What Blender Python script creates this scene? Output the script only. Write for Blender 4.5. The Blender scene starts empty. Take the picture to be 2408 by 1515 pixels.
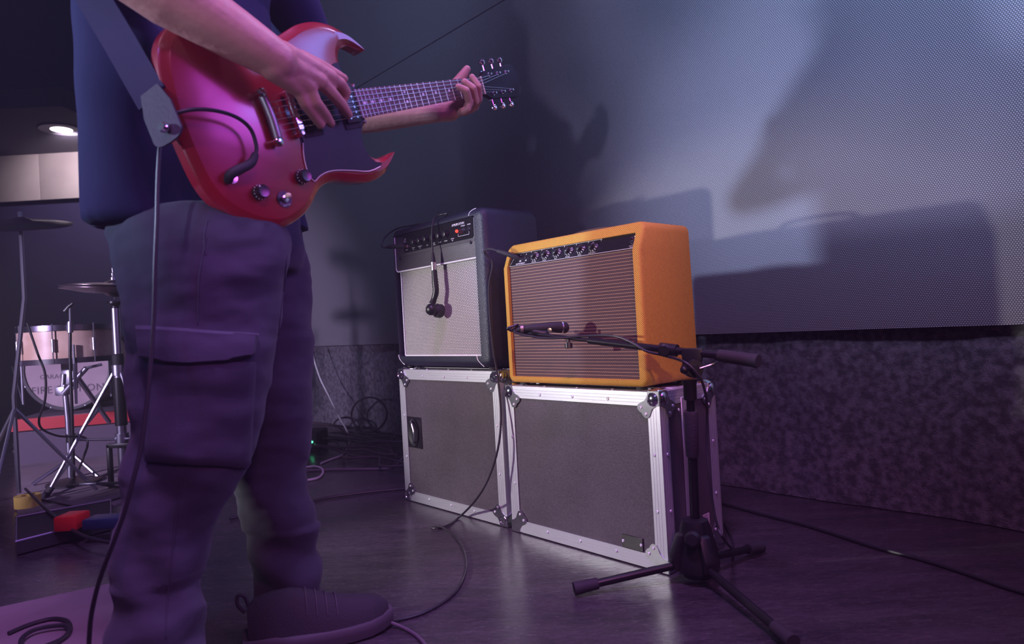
import bpy, bmesh, math, random
import numpy as np
from mathutils import Vector, Matrix, noise
from mathutils.bvhtree import BVHTree
random.seed(7)
PI = math.pi
scene = bpy.context.scene
COL = scene.collection

# ------------------------------------------------------------------ camera
F, PITCH, ROLL, CAMH = 1551.82, .0042, -.0559, .6246
CX, CY = 1204.0, 757.5
fw = Vector((0, math.cos(PITCH), math.sin(PITCH)))
up0 = Vector((0, -math.sin(PITCH), math.cos(PITCH)))
r0 = Vector((1, 0, 0))
CR = r0 * math.cos(ROLL) + up0 * math.sin(ROLL)
CU = up0 * math.cos(ROLL) - r0 * math.sin(ROLL)
cam_d = bpy.data.cameras.new('camera'); cam = bpy.data.objects.new('camera', cam_d); COL.objects.link(cam)
cam_d.sensor_width = 36; cam_d.lens = F / 2408 * 36; cam_d.clip_start = .02; cam_d.clip_end = 60
M = Matrix((CR, CU, -fw)).transposed().to_4x4(); M.translation = Vector((0, 0, CAMH)); cam.matrix_world = M
cam_d.dof.use_dof = True; cam_d.dof.focus_distance = 2.0; cam_d.dof.aperture_fstop = 4.0
scene.camera = cam
O0 = Vector((0, 0, CAMH))

# ------------------------------------------------------------------ world, exposure
scene.view_settings.view_transform = 'Standard'; scene.view_settings.look = 'None'
scene.view_settings.gamma = 1; scene.view_settings.use_curve_mapping = False
scene.view_settings.exposure = 0.0
w = bpy.data.worlds.new('world'); scene.world = w; w.use_nodes = True
w.node_tree.nodes['Background'].inputs[0].default_value = (.31, .29, .60, 1)
w.node_tree.nodes['Background'].inputs[1].default_value = .062
try:
    scene.cycles.volume_bounces = 0; scene.cycles.max_bounces = 6; scene.cycles.volume_step_rate = 4
    scene.cycles.sample_clamp_indirect = 3.0
except Exception: pass

# ------------------------------------------------------------------ lamps
def aim(o, tgt):
    d = Vector(tgt) - o.location
    o.rotation_euler = d.to_track_quat('-Z', 'Y').to_euler()
def spot(name, loc, tgt, W, col, angle, blend=.5, size=.05):
    l = bpy.data.lights.new(name, 'SPOT'); o = bpy.data.objects.new(name, l); COL.objects.link(o)
    l.energy = W; l.color = col; l.spot_size = math.radians(angle); l.spot_blend = blend; l.shadow_soft_size = size
    o.location = loc; aim(o, tgt); return o
def area(name, loc, tgt, W, col, sx, sy=None, spread=180):
    l = bpy.data.lights.new(name, 'AREA'); o = bpy.data.objects.new(name, l); COL.objects.link(o)
    l.energy = W; l.color = col; l.shape = 'RECTANGLE'; l.size = sx; l.size_y = sy or sx; l.spread = math.radians(spread)
    o.location = loc; aim(o, tgt); return o
KEY = spot('left_key_spot', (-2.1, 1.35, .80), (.02, 2.0, .42), 150, (1, .94, .96), 42, .5, .03)
spot('front_fill_spot', (.75, -1.1, 1.5), (.24, 1.83, .68), 92, (1, .58, .28), 17, .6, .05)
# wall lamp; noise mask and lower cut put stand-in shadows into its beam
G1 = spot('wall_wash_spot', (-1.55, -1.75, .72), (1.05, 2.0, 1.32), 330, (.62, .60, .95), 46, .8, .05)
spot('left_wall_spot', (-3.9, .12, 1.66), (1.05, 1.95, 1.02), 860, (.52, .62, 1.0), 22, .9, .10)
def shade_mask(o):
    l = o.data; l.use_nodes = True; nt = l.node_tree; N = nt.nodes; L = nt.links
    em = N['Emission']
    tc = N.new('ShaderNodeTexCoord'); sep = N.new('ShaderNodeSeparateXYZ'); L.new(tc.outputs['Normal'], sep.inputs[0])
    # stand-in shadow edge: tan of the vertical angle in the lamp's own frame
    dv = N.new('ShaderNodeMath'); dv.operation = 'DIVIDE'; L.new(sep.outputs[1], dv.inputs[0]); L.new(sep.outputs[2], dv.inputs[1])
    dx = N.new('ShaderNodeMath'); dx.operation = 'DIVIDE'; L.new(sep.outputs[0], dx.inputs[0]); L.new(sep.outputs[2], dx.inputs[1])
    mr = N.new('ShaderNodeMapRange'); L.new(dv.outputs[0], mr.inputs[0])
    mr.inputs[1].default_value = .1000; mr.inputs[2].default_value = .1040; mr.inputs[3].default_value = 1; mr.inputs[4].default_value = 0
    cb = N.new('ShaderNodeCombineXYZ'); L.new(dx.outputs[0], cb.inputs[0]); L.new(dv.outputs[0], cb.inputs[1])
    nz = N.new('ShaderNodeTexNoise'); nz.inputs['Scale'].default_value = 7.5; nz.inputs['Detail'].default_value = 1.5
    mp = N.new('ShaderNodeMapping'); mp.inputs['Location'].default_value = SHADE_SHIFT; L.new(cb.outputs[0], mp.inputs[0]); L.new(mp.outputs[0], nz.inputs['Vector'])
    r2 = N.new('ShaderNodeMapRange'); L.new(nz.outputs[0], r2.inputs[0])
    r2.inputs[1].default_value = .40; r2.inputs[2].default_value = .62; r2.inputs[3].default_value = .22; r2.inputs[4].default_value = 1.0
    mu = N.new('ShaderNodeMath'); mu.operation = 'MULTIPLY'; L.new(mr.outputs[0], mu.inputs[0]); L.new(r2.outputs[0], mu.inputs[1])
    L.new(mu.outputs[0], em.inputs['Strength'])
SHADE_SHIFT = (.3, .12, 0)
shade_mask(G1)
spot('violet_top_spot', (.9, 2.0, 3.1), (-.45, 1.2, 1.0), 80, (.50, .45, 1.0), 50, .6, .12)
area('blue_reflection_panel', (1.45, 1.22, 2.05), (-.35, 1.25, 1.13), 3.3, (.14, .26, 1.0), 1.0, .80, 76)  # unseen panel added for the blue reflection on the upper guitar horn
area('magenta_reflection_panel', (1.45, .72, 1.66), (-.45, 1.1, .95), 2.3, (.62, .07, .80), .80, .60, 76)  # added out of view to give the guitar face its magenta reflection
spot('blue_back_fill', (-1.7, -.8, 2.6), (-.75, 1.2, 1.15), 45, (.14, .16, 1.0), 34, .8, .1)  # added lamp, puts a blue cast on the guitarist's back
spot('magenta_left_floor', (-1.0, -.9, 2.6), (-.7, 1.35, .1), 28, (.80, .18, .80), 42, .9, .15)
spot('violet_floor_wash', (-.3, .2, 3.6), (-.35, 1.4, 0), 430, (.66, .30, 1.0), 52, .9, .3)
spot('blue_wall_wash', (.2, -.9, 3.2), (1.5, 1.5, 2.3), 900, (.36, .57, 1.0), 60, 1.0, .25)
spot('blue_back_wash', (-.9, 1.2, 3.3), (-.9, 4.0, 2.3), 120, (.42, .58, 1.0), 70, 1.0, .25)
spot('magenta_front_spot', (1.0, -1.2, 2.8), (.6, 1.4, 0), 130, (.90, .25, .70), 60, .8, .2)
spot('drum_front_spot', (-3.2, .3, 1.15), (-2.5, 3.5, .55), 620, (.74, .60, 1.0), 44, .7, .1)

# ------------------------------------------------------------------ pixel geometry (2408 x 1515 frame)
def ray(x, y): return fw + CR * ((x - CX) / F) - CU * ((y - CY) / F)
def at(x, y, Y): d = ray(x, y); return O0 + d * (Y / d.y)
def fl(x, y, z=0.0): d = ray(x, y); return O0 + d * ((z - CAMH) / d.z)
WALL0 = Vector((1.26, 1.769, 0)); WANG = 2.3175
WD = Vector((math.cos(WANG), math.sin(WANG), 0)); WN = Vector((-math.sin(WANG), math.cos(WANG), 0)) * -1   # WN faces into the wall side
if WN.y > 0: WN = -WN        # now faces the camera side
def wl(x, y, off=0.0):
    d = ray(x, y); p0 = WALL0 + WN * off; t = WN.dot(p0 - O0) / WN.dot(d); return O0 + d * t

# ------------------------------------------------------------------ materials
def mat(name, col, rough=.5, metal=0.0, coat=0.0, emis=None, es=0.0, bump=None, spec=None, var=None, trans=0):
    m = bpy.data.materials.new(name); m.use_nodes = True; nt = m.node_tree; b = nt.nodes['Principled BSDF']
    b.inputs['Base Color'].default_value = (*col, 1); b.inputs['Roughness'].default_value = rough; b.inputs['Metallic'].default_value = metal
    if coat: b.inputs['Coat Weight'].default_value = coat; b.inputs['Coat Roughness'].default_value = .16
    if emis: b.inputs['Emission Color'].default_value = (*emis, 1); b.inputs['Emission Strength'].default_value = es
    if spec is not None: b.inputs['Specular IOR Level'].default_value = spec
    if bump or var:
        tc = nt.nodes.new('ShaderNodeTexCoord')
    if bump:
        sc, st, dist = bump
        nz = nt.nodes.new('ShaderNodeTexNoise'); nz.inputs['Scale'].default_value = sc; nz.inputs['Detail'].default_value = 3
        bp = nt.nodes.new('ShaderNodeBump'); bp.inputs['Strength'].default_value = st; bp.inputs['Distance'].default_value = dist
        nt.links.new(tc.outputs['Object'], nz.inputs['Vector']); nt.links.new(nz.outputs[0], bp.inputs['Height']); nt.links.new(bp.outputs[0], b.inputs['Normal'])
    if var:
        sc, c2 = var
        nz2 = nt.nodes.new('ShaderNodeTexNoise'); nz2.inputs['Scale'].default_value = sc; nz2.inputs['Detail'].default_value = 4
        cr = nt.nodes.new('ShaderNodeValToRGB'); cr.color_ramp.elements[0].position = .38; cr.color_ramp.elements[1].position = .66
        cr.color_ramp.elements[0].color = (*col, 1); cr.color_ramp.elements[1].color = (*c2, 1)
        nt.links.new(tc.outputs['Object'], nz2.inputs['Vector']); nt.links.new(nz2.outputs[0], cr.inputs[0]); nt.links.new(cr.outputs[0], b.inputs['Base Color'])
    return m
def nodes(m): return m.node_tree.nodes, m.node_tree.links, m.node_tree.nodes['Principled BSDF']
def math_n(N, L, op, a, b=None, c=None):
    n = N.new('ShaderNodeMath'); n.operation = op
    for i, v in enumerate((a, b, c)):
        if v is None: continue
        if isinstance(v, (int, float)): n.inputs[i].default_value = v
        else: L.new(v, n.inputs[i])
    return n.outputs[0]

BLACK = mat('black_plastic', (.012, .011, .014), .38)
BLACKM = mat('black_matte', (.016, .014, .018), .7)
STAND = mat('stand_black_metal', (.016, .014, .018), .32, .3, spec=.6)
RUBBER = mat('rubber', (.03, .026, .032), .75, bump=(250, .3, .001))
CHROME = mat('chrome', (.8, .8, .83), .13, 1.0)
STEEL = mat('steel', (.55, .55, .6), .3, 1.0)
CABLE = mat('cable_rubber', (.022, .018, .025), .45)
WHITEC = mat('white_cable', (.7, .66, .68), .45)
PIPING = mat('white_piping', (.85, .83, .86), .4)
PRINT = mat('white_print', (.75, .73, .77), .5)
GOLDP = mat('cream_nut', (.75, .62, .42), .45)
SKIN = mat('skin', (.42, .20, .165), .48, bump=(60, .3, .004), var=(18, (.50, .25, .20)))
SKIN.node_tree.nodes['Principled BSDF'].inputs['Subsurface Weight'].default_value = .08
SKIN.node_tree.nodes['Principled BSDF'].inputs['Subsurface Radius'].default_value = (.01, .004, .002)

def stripes(name, c1, c2, period, dirv, rough=.8, duty=(.35, .65)):
    """diagonal twill from object coordinates"""
    m = mat(name, c1, rough); N, L, b = nodes(m)
    tc = N.new('ShaderNodeTexCoord'); sp = N.new('ShaderNodeSeparateXYZ'); L.new(tc.outputs['Object'], sp.inputs[0])
    s = None
    for i, k in enumerate(dirv):
        t = math_n(N, L, 'MULTIPLY', sp.outputs[i], k * 2 * PI / period)
        s = t if s is None else math_n(N, L, 'ADD', s, t)
    s = math_n(N, L, 'SINE', s); s = math_n(N, L, 'MULTIPLY_ADD', s, .5, .5)
    mr = N.new('ShaderNodeMapRange'); L.new(s, mr.inputs[0]); mr.inputs[1].default_value = duty[0]; mr.inputs[2].default_value = duty[1]
    nz = N.new('ShaderNodeTexNoise'); nz.inputs['Scale'].default_value = 900; L.new(tc.outputs['Object'], nz.inputs['Vector'])
    mx = N.new('ShaderNodeMix'); mx.data_type = 'RGBA'; L.new(mr.outputs[0], mx.inputs[0])
    mx.inputs[6].default_value = (*c1, 1); mx.inputs[7].default_value = (*c2, 1)
    hv = N.new('ShaderNodeHueSaturation'); L.new(mx.outputs[2], hv.inputs['Color'])
    v = math_n(N, L, 'MULTIPLY_ADD', nz.outputs[0], .5, .75); L.new(v, hv.inputs['Value']); L.new(hv.outputs[0], b.inputs['Base Color'])
    bp = N.new('ShaderNodeBump'); bp.inputs['Strength'].default_value = .5; bp.inputs['Distance'].default_value = .0008
    L.new(s, bp.inputs['Height']); L.new(bp.outputs[0], b.inputs['Normal'])
    return m
TWEED = stripes('tweed_cloth', (.86, .47, .055), (.20, .062, .004), .0054, (1, .85, 1), .75)

def weave(name, base, c_line, c_dot, pz, px, rough=.75, check=False):
    m = mat(name, base, rough); N, L, b = nodes(m)
    tc = N.new('ShaderNodeTexCoord'); sp = N.new('ShaderNodeSeparateXYZ'); L.new(tc.outputs['Object'], sp.inputs[0])
    fz = math_n(N, L, 'FRACT', math_n(N, L, 'MULTIPLY', sp.outputs[2], 1 / pz))
    row = math_n(N, L, 'FLOOR', math_n(N, L, 'MULTIPLY', sp.outputs[2], (1 / pz) if check else 2 / pz))
    fx = math_n(N, L, 'FRACT', math_n(N, L, 'MULTIPLY_ADD', sp.outputs[0], 1 / px, math_n(N, L, 'MULTIPLY', row, .5)))
    line = math_n(N, L, 'LESS_THAN', fz, .13)
    if check:
        dotz = math_n(N, L, 'LESS_THAN', math_n(N, L, 'ABSOLUTE', math_n(N, L, 'SUBTRACT', fz, .5)), .36)
        dot = math_n(N, L, 'MULTIPLY', math_n(N, L, 'LESS_THAN', fx, .68), dotz)
        line = dot
    mx = N.new('ShaderNodeMix'); mx.data_type = 'RGBA'; mx.inputs[6].default_value = (*base, 1)
    if check:
        mx.inputs[7].default_value = (*c_dot, 1); L.new(line, mx.inputs[0]); L.new(mx.outputs[2], b.inputs['Base Color']); h = line
    else:
        mx.inputs[7].default_value = (*c_dot, 1); L.new(math_n(N, L, 'LESS_THAN', fx, .35), mx.inputs[0])
        m2 = N.new('ShaderNodeMix'); m2.data_type = 'RGBA'; L.new(mx.outputs[2], m2.inputs[6]); m2.inputs[7].default_value = (*c_line, 1)
        L.new(line, m2.inputs[0]); L.new(m2.outputs[2], b.inputs['Base Color']); h = line
    bp = N.new('ShaderNodeBump'); bp.inputs['Strength'].default_value = .4; bp.inputs['Distance'].default_value = .0006
    L.new(h, bp.inputs['Height']); L.new(bp.outputs[0], b.inputs['Normal'])
    return m
GRILLE_BROWN = weave('brown_grille_cloth', (.046, .018, .020), (.42, .25, .14), (.105, .046, .048), .0088, .0070)
GRILLE_SALT = weave('salt_pepper_grille_cloth', (.02, .018, .022), None, (.66, .62, .60), .0050, .0088, check=True)

def tolex(name, col):
    m = mat(name, col, .42, bump=None); N, L, b = nodes(m)
    tc = N.new('ShaderNodeTexCoord'); vo = N.new('ShaderNodeTexVoronoi'); vo.inputs['Scale'].default_value = 420; L.new(tc.outputs['Object'], vo.inputs['Vector'])
    bp = N.new('ShaderNodeBump'); bp.inputs['Strength'].default_value = .55; bp.inputs['Distance'].default_value = .0012
    L.new(vo.outputs['Distance'], bp.inputs['Height']); L.new(bp.outputs[0], b.inputs['Normal']); return m
TOLEX = tolex('black_tolex', (.015, .015, .032))
TOLEXP = tolex('panel_tolex', (.055, .048, .058))

def laminate():
    m = mat('case_laminate', (.05, .042, .045), .5, spec=.35); N, L, b = nodes(m)
    tc = N.new('ShaderNodeTexCoord'); nz = N.new('ShaderNodeTexNoise'); nz.inputs['Scale'].default_value = 330; nz.inputs['Detail'].default_value = 2; L.new(tc.outputs['Object'], nz.inputs['Vector'])
    n2 = N.new('ShaderNodeTexNoise'); n2.inputs['Scale'].default_value = 5; L.new(tc.outputs['Object'], n2.inputs['Vector'])
    cr = N.new('ShaderNodeValToRGB'); cr.color_ramp.elements[0].color = (.052, .041, .050, 1); cr.color_ramp.elements[1].color = (.115, .093, .110, 1)
    cr.color_ramp.elements[0].position = .35; cr.color_ramp.elements[1].position = .7
    a = math_n(N, L, 'MULTIPLY_ADD', n2.outputs[0], .35, math_n(N, L, 'MULTIPLY', nz.outputs[0], .65)); L.new(a, cr.inputs[0]); L.new(cr.outputs[0], b.inputs['Base Color'])
    bp = N.new('ShaderNodeBump'); bp.inputs['Strength'].default_value = .4; bp.inputs['Distance'].default_value = .001; L.new(nz.outputs[0], bp.inputs['Height']); L.new(bp.outputs[0], b.inputs['Normal'])
    return m
LAMINATE = laminate()
ALU = mat('brushed_aluminium', (.70, .70, .745), .42, .75, bump=(90, .12, .0006))
ALU_PLATE = mat('corner_plate', (.62, .61, .66), .24, 1.0, bump=(30, .08, .001))

def screen_mat():
    m = mat('led_screen_mesh', (.05, .045, .055), .55); N, L, b = nodes(m)
    tc = N.new('ShaderNodeTexCoord'); sp = N.new('ShaderNodeSeparateXYZ'); L.new(tc.outputs['Object'], sp.inputs[0])
    pz, px = .0052, .0062
    row = math_n(N, L, 'FLOOR', math_n(N, L, 'MULTIPLY', sp.outputs[2], 1 / pz))
    fz = math_n(N, L, 'FRACT', math_n(N, L, 'MULTIPLY', sp.outputs[2], 1 / pz))
    fx = math_n(N, L, 'FRACT', math_n(N, L, 'MULTIPLY_ADD', sp.outputs[0], 1 / px, math_n(N, L, 'MULTIPLY', row, .5)))
    ax = math_n(N, L, 'ABSOLUTE', math_n(N, L, 'SUBTRACT', fx, .5)); az = math_n(N, L, 'ABSOLUTE', math_n(N, L, 'SUBTRACT', fz, .5))
    d = math_n(N, L, 'MULTIPLY', math_n(N, L, 'LESS_THAN', ax, .33), math_n(N, L, 'LESS_THAN', az, .33))
    mx = N.new('ShaderNodeMix'); mx.data_type = 'RGBA'; mx.inputs[6].default_value = (.045, .04, .05, 1); mx.inputs[7].default_value = (.34, .32, .36, 1)
    L.new(d, mx.inputs[0]); L.new(mx.outputs[2], b.inputs['Base Color'])
    return m
SCREEN = screen_mat()
def velvet_mat():
    m = mat('crushed_velvet', (.050, .044, .054), .85, var=(44, (.16, .145, .17))); N, L, b = nodes(m)
    b.inputs['Sheen Weight'].default_value = .6; b.inputs['Sheen Roughness'].default_value = .4
    b.inputs['Sheen Tint'].default_value = (.7, .6, .75, 1)
    tc = [n for n in N if n.type == 'TEX_COORD'][0]
    nz = N.new('ShaderNodeTexNoise'); nz.inputs['Scale'].default_value = 130; nz.inputs['Detail'].default_value = 4; nz.inputs['Distortion'].default_value = 1.5
    L.new(tc.outputs['Object'], nz.inputs['Vector']); bp = N.new('ShaderNodeBump'); bp.inputs['Strength'].default_value = .7; bp.inputs['Distance'].default_value = .006
    L.new(nz.outputs[0], bp.inputs['Height']); L.new(bp.outputs[0], b.inputs['Normal']); return m
VELVET = velvet_mat()
def floor_mat():
    m = mat('stage_floor', (.03, .024, .03), .34); N, L, b = nodes(m)
    tc = N.new('ShaderNodeTexCoord'); mp = N.new('ShaderNodeMapping'); mp.inputs['Rotation'].default_value = (0, 0, .5); mp.inputs['Scale'].default_value = (1, 5, 1); L.new(tc.outputs['Object'], mp.inputs[0])
    n1 = N.new('ShaderNodeTexNoise'); n1.inputs['Scale'].default_value = 3.0; n1.inputs['Detail'].default_value = 6; n1.inputs['Roughness'].default_value = .65; L.new(mp.outputs[0], n1.inputs['Vector'])
    n2 = N.new('ShaderNodeTexNoise'); n2.inputs['Scale'].default_value = 26; n2.inputs['Detail'].default_value = 5; n2.inputs['Distortion'].default_value = 1.2; L.new(mp.outputs[0], n2.inputs['Vector'])
    cr = N.new('ShaderNodeValToRGB'); cr.color_ramp.elements[0].color = (.026, .021, .027, 1); cr.color_ramp.elements[0].position = .35
    cr.color_ramp.elements[1].color = (.080, .064, .078, 1); cr.color_ramp.elements[1].position = .72
    a = math_n(N, L, 'MULTIPLY_ADD', n2.outputs[0], .45, math_n(N, L, 'MULTIPLY', n1.outputs[0], .55)); L.new(a, cr.inputs[0])
    # scuffs
    vo = N.new('ShaderNodeTexNoise'); vo.inputs['Scale'].default_value = 60; vo.inputs['Detail'].default_value = 6; L.new(mp.outputs[0], vo.inputs['Vector'])
    sc = N.new('ShaderNodeMapRange'); L.new(vo.outputs[0], sc.inputs[0]); sc.inputs[1].default_value = .60; sc.inputs[2].default_value = .72; sc.inputs[4].default_value = .6
    mx = N.new('ShaderNodeMix'); mx.data_type = 'RGBA'; L.new(sc.outputs[0], mx.inputs[0]); L.new(cr.outputs[0], mx.inputs[6]); mx.inputs[7].default_value = (.16, .13, .14, 1)
    L.new(mx.outputs[2], b.inputs['Base Color'])
    rr = math_n(N, L, 'MULTIPLY_ADD', a, .30, .10); L.new(rr, b.inputs['Roughness'])
    bp = N.new('ShaderNodeBump'); bp.inputs['Strength'].default_value = .35; bp.inputs['Distance'].default_value = .004; L.new(a, bp.inputs['Height']); L.new(bp.outputs[0], b.inputs['Normal'])
    return m
FLOOR = floor_mat()

# ------------------------------------------------------------------ mesh helpers
def link(name, me, m=None, parent=None, smooth=False):
    o = bpy.data.objects.new(name, me); COL.objects.link(o)
    if m: me.materials.append(m)
    if parent: o.parent = parent
    if smooth:
        for p in me.polygons: p.use_smooth = True
    return o
def from_bm(name, bm, m=None, parent=None, smooth=False):
    me = bpy.data.meshes.new(name); bmesh.ops.recalc_face_normals(bm, faces=bm.faces); bm.to_mesh(me); bm.free()
    o = link(name, me, m, parent, False)
    if smooth:
        for p in me.polygons: p.use_smooth = True
        try: me.set_sharp_from_angle(angle=math.radians(38))
        except Exception: pass
    return o
def tag(o, label=None, cat=None, group=None, kind=None):
    if label: o['label'] = label
    if cat: o['category'] = cat
    if group: o['group'] = group
    if kind: o['kind'] = kind
    return o
def empty(name, loc=(0, 0, 0), rz=0.0):
    o = bpy.data.objects.new(name, None); COL.objects.link(o); o.location = loc; o.rotation_euler = (0, 0, rz); o.empty_display_size = .05; return o
def bm_box(bm, lo, hi, mtx=None):
    vs = [bm.verts.new((x, y, z)) for x in (lo[0], hi[0]) for y in (lo[1], hi[1]) for z in (lo[2], hi[2])]
    if mtx is not None:
        for v in vs: v.co = mtx @ v.co
    for f in ((0, 1, 3, 2), (4, 6, 7, 5), (0, 4, 5, 1), (2, 3, 7, 6), (0, 2, 6, 4), (1, 5, 7, 3)): bm.faces.new([vs[i] for i in f])
    return vs
def box(name, lo, hi, m, parent=None, bev=0.0, seg=2):
    bm = bmesh.new(); bm_box(bm, lo, hi)
    if bev: bmesh.ops.bevel(bm, geom=bm.edges[:] + bm.verts[:], offset=bev, segments=seg, profile=.5, affect='EDGES')
    return from_bm(name, bm, m, parent, smooth=bool(bev))
def frame_from(d, upv=Vector((0, 0, 1))):
    d = d.normalized(); s = d.cross(upv)
    if s.length < 1e-4: s = d.cross(Vector((1, 0, 0)))
    s.normalize(); return s, s.cross(d).normalized()
def smooth_path(P, n=8):
    P = [Vector(p) for p in P]; out = []
    for i in range(len(P) - 1):
        p0 = P[max(i - 1, 0)]; p1 = P[i]; p2 = P[i + 1]; p3 = P[min(i + 2, len(P) - 1)]
        for k in range(n):
            t = k / n; out.append(.5 * ((2 * p1) + (-p0 + p2) * t + (2 * p0 - 5 * p1 + 4 * p2 - p3) * t * t + (-p0 + 3 * p1 - 3 * p2 + p3) * t ** 3))
    out.append(P[-1]); return out
def bm_tube(bm, P, R, seg=10, cap=True):
    P = [Vector(p) for p in P]
    if not isinstance(R, (list, tuple)): R = [R] * len(P)
    rings = []; d0 = (P[1] - P[0]).normalized(); s, u = frame_from(d0)
    for i, p in enumerate(P):
        a = P[max(i - 1, 0)]; b = P[min(i + 1, len(P) - 1)]; d = (b - a)
        if d.length > 1e-9:
            d.normalize(); q = d0.rotation_difference(d); s = q @ s; s = (s - d * s.dot(d)).normalized(); u = s.cross(d).normalized(); d0 = d
        rings.append([bm.verts.new(p + (s * math.cos(2 * PI * k / seg) + u * math.sin(2 * PI * k / seg)) * R[i]) for k in range(seg)])
    for a, b in zip(rings, rings[1:]):
        for k in range(seg): bm.faces.new((a[k], a[(k + 1) % seg], b[(k + 1) % seg], b[k]))
    if cap: bm.faces.new(rings[0][::-1]); bm.faces.new(rings[-1])
    return bm
def tube(name, P, R, m, parent=None, seg=10, sm=0):
    n0 = len(P)
    if sm: P = smooth_path(P, sm)
    if isinstance(R, (list, tuple)) and len(R) != len(P): R = [float(q) for q in np.interp(np.linspace(0, n0 - 1, len(P)), range(len(R)), R)]
    bm = bmesh.new(); bm_tube(bm, P, R, seg); return from_bm(name, bm, m, parent, True)
def bm_lathe(bm, prof, origin, axis, seg=24):
    """prof: list of (radius, height) along axis from origin"""
    axis = Vector(axis).normalized(); s, u = frame_from(axis); origin = Vector(origin); rings = []
    for r, h in prof:
        c = origin + axis * h
        if r < 1e-6: rings.append([bm.verts.new(c)])
        else: rings.append([bm.verts.new(c + (s * math.cos(2 * PI * k / seg) + u * math.sin(2 * PI * k / seg)) * r) for k in range(seg)])
    for a, b in zip(rings, rings[1:]):
        if len(a) == 1 and len(b) == 1: continue
        for k in range(seg):
            k2 = (k + 1) % seg
            if len(a) == 1: bm.faces.new((a[0], b[k], b[k2]))
            elif len(b) == 1: bm.faces.new((a[k], a[k2], b[0]))
            else: bm.faces.new((a[k], a[k2], b[k2], b[k]))
    if prof[0] == prof[-1]: bmesh.ops.remove_doubles(bm, verts=rings[0] + rings[-1], dist=1e-6); return bm
    if len(rings[0]) > 1: bm.faces.new(rings[0][::-1])
    if len(rings[-1]) > 1: bm.faces.new(rings[-1])
    return bm
def lathe(name, prof, origin, axis, m, parent=None, seg=24):
    bm = bmesh.new(); bm_lathe(bm, prof, origin, axis, seg); return from_bm(name, bm, m, parent, True)
def ball(name, c, r, m, parent=None, sc=(1, 1, 1), seg=16):
    bm = bmesh.new(); bmesh.ops.create_uvsphere(bm, u_segments=seg, v_segments=seg // 2, radius=r)
    for v in bm.verts: v.co = Vector((v.co.x * sc[0], v.co.y * sc[1], v.co.z * sc[2])) + Vector(c)
    return from_bm(name, bm, m, parent, True)
def prism(name, pts, t0, t1, m, parent=None, mtx=None, bev=0.0, smooth=False):
    """2D polygon pts (x,z) extruded along y from t0 to t1"""
    bm = bmesh.new(); a = [bm.verts.new((x, t0, z)) for x, z in pts]; b = [bm.verts.new((x, t1, z)) for x, z in pts]
    bm.faces.new(a); bm.faces.new(b[::-1]); n = len(pts)
    for i in range(n): bm.faces.new((a[i], a[(i + 1) % n], b[(i + 1) % n], b[i]))
    if bev: bmesh.ops.bevel(bm, geom=bm.edges[:], offset=bev, segments=2, profile=.5, affect='EDGES')
    if mtx is not None: bmesh.ops.transform(bm, matrix=mtx, verts=bm.verts)
    return from_bm(name, bm, m, parent, smooth or bool(bev))
def text_mesh(s, size, depth=.0003, align='CENTER', shear=0.0, space=1.0):
    c = bpy.data.curves.new('txt', 'FONT'); c.body = s; c.size = size; c.extrude = depth; c.align_x = align; c.align_y = 'CENTER'
    c.shear = shear; c.space_character = space; c.resolution_u = 2
    o = bpy.data.objects.new('txt', c); COL.objects.link(o); dg = bpy.context.evaluated_depsgraph_get()
    me = bpy.data.meshes.new_from_object(o.evaluated_get(dg)); bpy.data.objects.remove(o); me.materials.clear(); return me
def text(name, s, size, origin, xdir, updir, m, parent=None, **k):
    me = text_mesh(s, size, **k); x = Vector(xdir).normalized(); u = Vector(updir).normalized(); n = x.cross(u)
    T = Matrix((x, u, n)).transposed().to_4x4(); T.translation = Vector(origin); me.transform(T)
    return link(name, me, m, parent)
def copy_child(o, parent, T):
    c = o.copy(); COL.objects.link(c); c.parent = parent; c.matrix_local = T; return c

# ------------------------------------------------------------------ setting
def struct(o): o['kind'] = 'structure'; return o
bm = bmesh.new(); bm_box(bm, (-9, -3.0, -.05), (4.5, 12, 0)); FLO = struct(from_bm('floor', bm, FLOOR))
# back wall runs diagonally; a local frame: x along WD (to the left and away), z up, y towards the room
WM = Matrix((-WD, WN, Vector((0, 0, 1)))).transposed().to_4x4(); WM.translation = WALL0     # local x to the right, local y to the camera
def wall_local(p): return WM.inverted() @ Vector(p)
wall = box('wall_back', (-10, -.25, 0), (3.2, -.06, 4.2), mat('wall_black', (.02, .018, .024), .8)); wall.matrix_world = WM; struct(wall)
screen = empty('led_screen'); screen.matrix_world = WM
tag(screen, 'large dark dotted mesh screen wall rising behind the two amplifiers', 'screen')
xs = [wall_local(wl(x, 600)).x for x in (2290, 1303)]
seam = xs[1]
W_P = 2.4
x0 = seam - 3 * W_P
for i in range(6):
    a = x0 + i * W_P
    if a > 2.2 or a < -7.0: continue
    for (z0, z1) in ((.552, 2.140), (2.146, 3.70)):
        box('screen_panel', (a + .0004, -.03, z0), (a + W_P - .0004, .0, z1), SCREEN, screen, bev=.0)
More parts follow.
